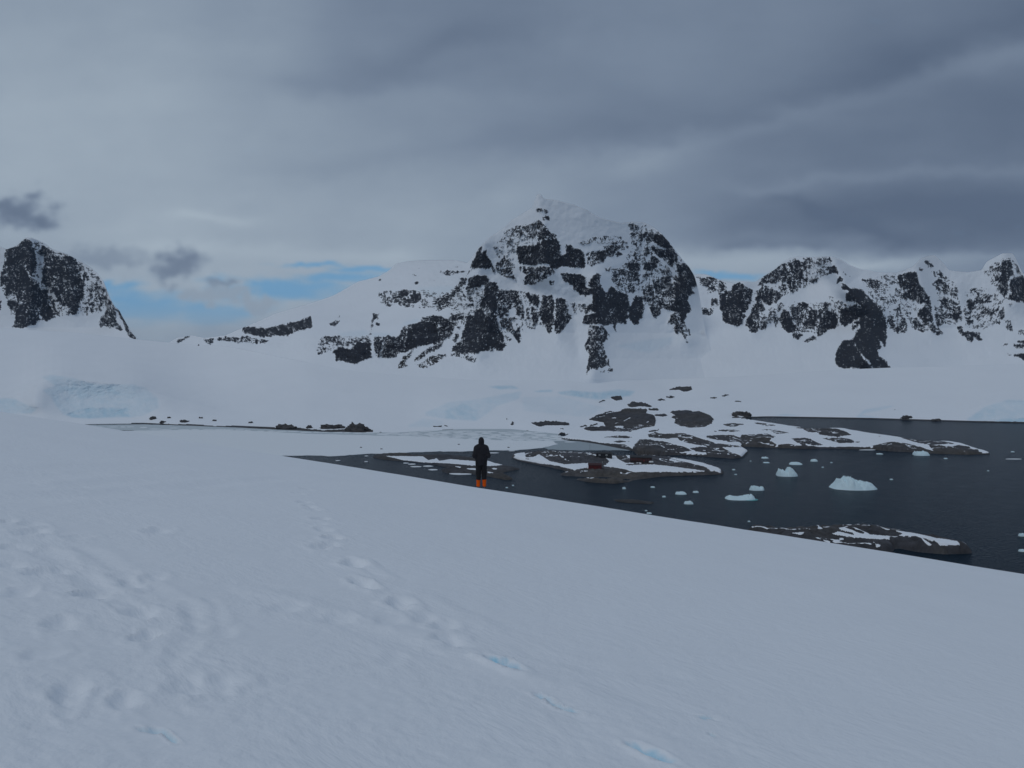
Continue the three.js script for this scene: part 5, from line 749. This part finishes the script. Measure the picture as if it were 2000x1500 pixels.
// ---------------------------------------------------------------- the person at the crest of the slope
function surfaceNets(sdf, [x0, y0, z0], [x1, y1, z1], c) {
  const nx = Math.ceil((x1 - x0) / c) + 1, ny = Math.ceil((y1 - y0) / c) + 1, nz = Math.ceil((z1 - z0) / c) + 1, D = new Float32Array(nx * ny * nz), I = (i, j, k) => (k * ny + j) * nx + i;
  for (let k = 0; k < nz; k++) for (let j = 0; j < ny; j++) for (let i = 0; i < nx; i++) D[I(i, j, k)] = sdf(x0 + i * c, y0 + j * c, z0 + k * c);
  const id = new Int32Array(D.length).fill(-1), P = [], Ix = [];
  for (let k = 0; k + 1 < nz; k++) for (let j = 0; j + 1 < ny; j++) for (let i = 0; i + 1 < nx; i++) {
    let n = 0, sx = 0, sy = 0, sz = 0; const v = [];
    for (let q = 0; q < 8; q++) v.push(D[I(i + (q & 1), j + (q >> 1 & 1), k + (q >> 2))]);
    for (const [a, b] of [[0, 1], [2, 3], [4, 5], [6, 7], [0, 2], [1, 3], [4, 6], [5, 7], [0, 4], [1, 5], [2, 6], [3, 7]]) if ((v[a] < 0) !== (v[b] < 0)) { const t = v[a] / (v[a] - v[b]); sx += mix(a & 1, b & 1, t); sy += mix(a >> 1 & 1, b >> 1 & 1, t); sz += mix(a >> 2, b >> 2, t); n++; }
    if (n) { id[I(i, j, k)] = P.length / 3; P.push(x0 + (i + sx / n) * c, y0 + (j + sy / n) * c, z0 + (k + sz / n) * c); }
  }
  const quad = (a, b, d, e, flip) => { if (a < 0 || b < 0 || d < 0 || e < 0) return; flip ? Ix.push(a, d, b, a, e, d) : Ix.push(a, b, d, a, d, e); };
  for (let k = 1; k + 1 < nz; k++) for (let j = 1; j + 1 < ny; j++) for (let i = 1; i + 1 < nx; i++) {
    const s = D[I(i, j, k)] < 0;
    if (s !== D[I(i + 1, j, k)] < 0) quad(id[I(i, j - 1, k - 1)], id[I(i, j, k - 1)], id[I(i, j, k)], id[I(i, j - 1, k)], !s);
    if (s !== D[I(i, j + 1, k)] < 0) quad(id[I(i - 1, j, k - 1)], id[I(i - 1, j, k)], id[I(i, j, k)], id[I(i, j, k - 1)], !s);
    if (s !== D[I(i, j, k + 1)] < 0) quad(id[I(i - 1, j - 1, k)], id[I(i, j - 1, k)], id[I(i, j, k)], id[I(i - 1, j, k)], !s);
  }
  const g = new THREE.BufferGeometry(); g.setAttribute('position', new THREE.Float32BufferAttribute(P, 3)); g.setIndex(Ix); g.computeVertexNormals(); return g;
}
const smin = (a, b, k) => { const h = Math.max(k - Math.abs(a - b), 0) / k; return Math.min(a, b) - h * h * k * .25; };
const cap = (x, y, z, [a, b, c, r], [d, e, f, q]) => { const vx = d - a, vy = e - b, vz = f - c, t = clamp(((x - a) * vx + (y - b) * vy + (z - c) * vz) / (vx * vx + vy * vy + vz * vz)); return Math.hypot(x - a - vx * t, y - b - vy * t, z - c - vz * t) - mix(r, q, t); };
const ell = (x, y, z, [a, b, c], [r, s, t]) => { const k = Math.hypot((x - a) / r, (y - b) / s, (z - c) / t); return (k - 1) * Math.min(r, s, t); };
{
  const Zp = 29.4, Xp = wx(940, Zp), t = thing('person', 'person in dark hooded jacket and orange boots standing on the snow edge', 'person', [Xp, slopeY(Xp, Zp) + .015, -Zp], .06);
  const chain = (pts, inflate) => (x, y, z) => { let d = 1e9; for (let i = 0; i + 1 < pts.length; i++) { const a = [...pts[i]], b = [...pts[i + 1]]; a[3] += inflate; b[3] += inflate; d = smin(d, cap(x, y, z, a, b), .03); } return d; };
  const arm = (s) => [[s * .165, 1.38, .0, .056], [s * .238, 1.13, .05, .05], [s * .15, 1.04, -.19, .036]], leg = (s) => [[s * .095, .93, 0, .092], [s * .10, .50, -.01, .062], [s * .105, .10, .02, .045]];
  const head = (x, y, z) => { let d = ell(x, y, z, [0, 1.635, -.02], [.077, .115, .097]); d = smin(d, ell(x, y, z, [0, 1.58, -.055], [.055, .065, .06]), .03); d = smin(d, cap(x, y, z, [0, 1.64, -.11, .012], [0, 1.605, -.128, .017]), .015); for (const s of [-1, 1]) d = smin(d, ell(x, y, z, [s * .08, 1.625, 0], [.014, .032, .02]), .01); return smin(d, cap(x, y, z, [0, 1.45, .01, .06], [0, 1.56, 0, .056]), .03); };
  const torso = (x, y, z, e) => smin(ell(x, y, z, [0, 1.27, 0], [.175 + e, .23 + e, .115 + e]), smin(ell(x, y, z, [0, 1.0, 0], [.155 + e, .17 + e, .11 + e]), Math.min(cap(x, y, z, [0, 1.44, 0, .05 + e], [.14, 1.385, 0, .06 + e]), cap(x, y, z, [0, 1.44, 0, .05 + e], [-.14, 1.385, 0, .06 + e])), .08), .1);
  // body (one surface: head, trunk, limbs, hands)
  const hand = (s) => { const w = [s * .15, 1.04, -.19], out = []; out.push([[w[0], w[1], w[2], .03], [w[0] - s * .055, w[1] - .008, w[2] - .06, .034]]); for (let k = 0; k < 4; k++) { const bx = w[0] - s * .06 - s * .0, by = w[1] + .028 - k * .019, bz = w[2] - .075; out.push([[bx, by, bz, .0095], [bx - s * (.032 + (k === 1 ? .006 : 0)), by - .004, bz - .022, .009]], [[bx - s * .032, by - .004, bz - .022, .009], [bx - s * .055, by - .008, bz - .002 + k * .001, .0085]]); } out.push([[w[0] - s * .02, w[1] + .03, w[2] - .03, .012], [w[0] - s * .045, w[1] + .055, w[2] - .06, .0105]], [[w[0] - s * .045, w[1] + .055, w[2] - .06, .0105], [w[0] - s * .07, w[1] + .05, w[2] - .085, .0095]]); return out; };
  const skin = plain(.45, .28, .2, .6), cloth = plain(.011, .0105, .0145, .9), pants = plain(.006, .0062, .008, .9), boot = new THREE.MeshPhysicalMaterial({ color: new THREE.Color(.72, .098, .004), roughness: .8, specularIntensity: .25 }), glove = plain(.012, .012, .014, .9);
  const body = (x, y, z) => { let d = smin(head(x, y, z), torso(x, y, z, -.02), .03); for (const s of [-1, 1]) { d = smin(d, chain(arm(s), 0)(x, y, z), .03); d = smin(d, chain(leg(s), 0)(x, y, z), .03); } return d; };
  part('body', surfaceNets(body, [-.36, .03, -.3], [.36, 1.78, .2], .014), skin, t);
  for (const s of [-1, 1]) part('glove', surfaceNets((x, y, z) => { let d = 1e9; for (const [a, b] of hand(s)) d = smin(d, cap(x, y, z, a, b), .008); return d; }, s > 0 ? [.0, .94, -.36] : [-.24, .94, -.36], s > 0 ? [.24, 1.14, -.13] : [0, 1.14, -.13], .005), glove, t);
  const jacket = surfaceNets((x, y, z) => {
    const fold = .006 * n3(x * 9, y * 16, z * 9) + .004 * n3(x * 22, y * 30, z * 22);
    let d = torso(x, y, z, .042); d = smin(d, cap(x, y, z, [0, 1.0, 0, .18], [0, .83, 0, .172]) * 1 + Math.abs(z) * .35 - .0, .08);
    for (const s of [-1, 1]) d = smin(d, chain(arm(s), .042)(x, y, z), .05);
    d = Math.max(d, .79 - y + .01 * n3(x * 8, 0, z * 8)); return d + fold;
  }, [-.42, .74, -.36], [.42, 1.60, .24], .012);
  const jk = part('jacket', jacket, cloth, t);
  const hoodIn = (x, y, z) => Math.min(ell(x, y, z, [0, 1.635, -.06], [.088, .12, .12]), cap(x, y, z, [0, 1.63, -.1, .075], [0, 1.63, -.3, .09]));
  part('hood', surfaceNets((x, y, z) => { let d = ell(x, y, z, [0, 1.645, -.005], [.103, .14, .125]); d = smin(d, cap(x, y, z, [0, 1.43, .02, .105], [0, 1.58, .01, .084]), .06); d = Math.max(d, -hoodIn(x, y, z)); return d + .004 * n3(x * 18, y * 18, z * 18); }, [-.16, 1.38, -.2], [.16, 1.83, .18], .01), cloth, jk);
  part('trousers', surfaceNets((x, y, z) => { let d = smin(cap(x, y, z, [-.07, .95, 0, .12], [.07, .95, 0, .12]), 9, .05); for (const s of [-1, 1]) d = smin(d, smin(cap(x, y, z, [s * .095, .92, 0, .118], [s * .105, .5, 0, .09]), cap(x, y, z, [s * .105, .5, 0, .09], [s * .105, .27, .015, .078]), .03), s > 0 ? .02 : .04); d = Math.max(d, .265 - y); return d + .005 * n3(x * 12, y * 14, z * 12); }, [-.26, .24, -.16], [.26, 1.1, .18], .012), pants, t);
  for (const s of [-1, 1]) {
    const b = part('boot', surfaceNets((x, y, z) => { let d = cap(x, y, z, [s * .107, .10, .02, .06], [s * .107, .285, .015, .074]); d = smin(d, cap(x, y, z, [s * .108, .055, .05, .052], [s * .13, .05, -.15, .05]), .05); d = Math.max(d, y - .285); return Math.max(d, -.0 - y + .012); }, [s > 0 ? .0 : -.24, -.02, -.24], [s > 0 ? .24 : .0, .32, .14], .009), boot, t);
    const sole = new THREE.CapsuleGeometry(.052, .19, 4, 14); sole.rotateX(Math.PI / 2); sole.scale(1, .3, 1); sole.rotateY(s * .11); sole.translate(s * .119, .012, -.05); part('sole', sole, plain(.02, .02, .02), b);
  }
}
renderer.render(scene, camera);
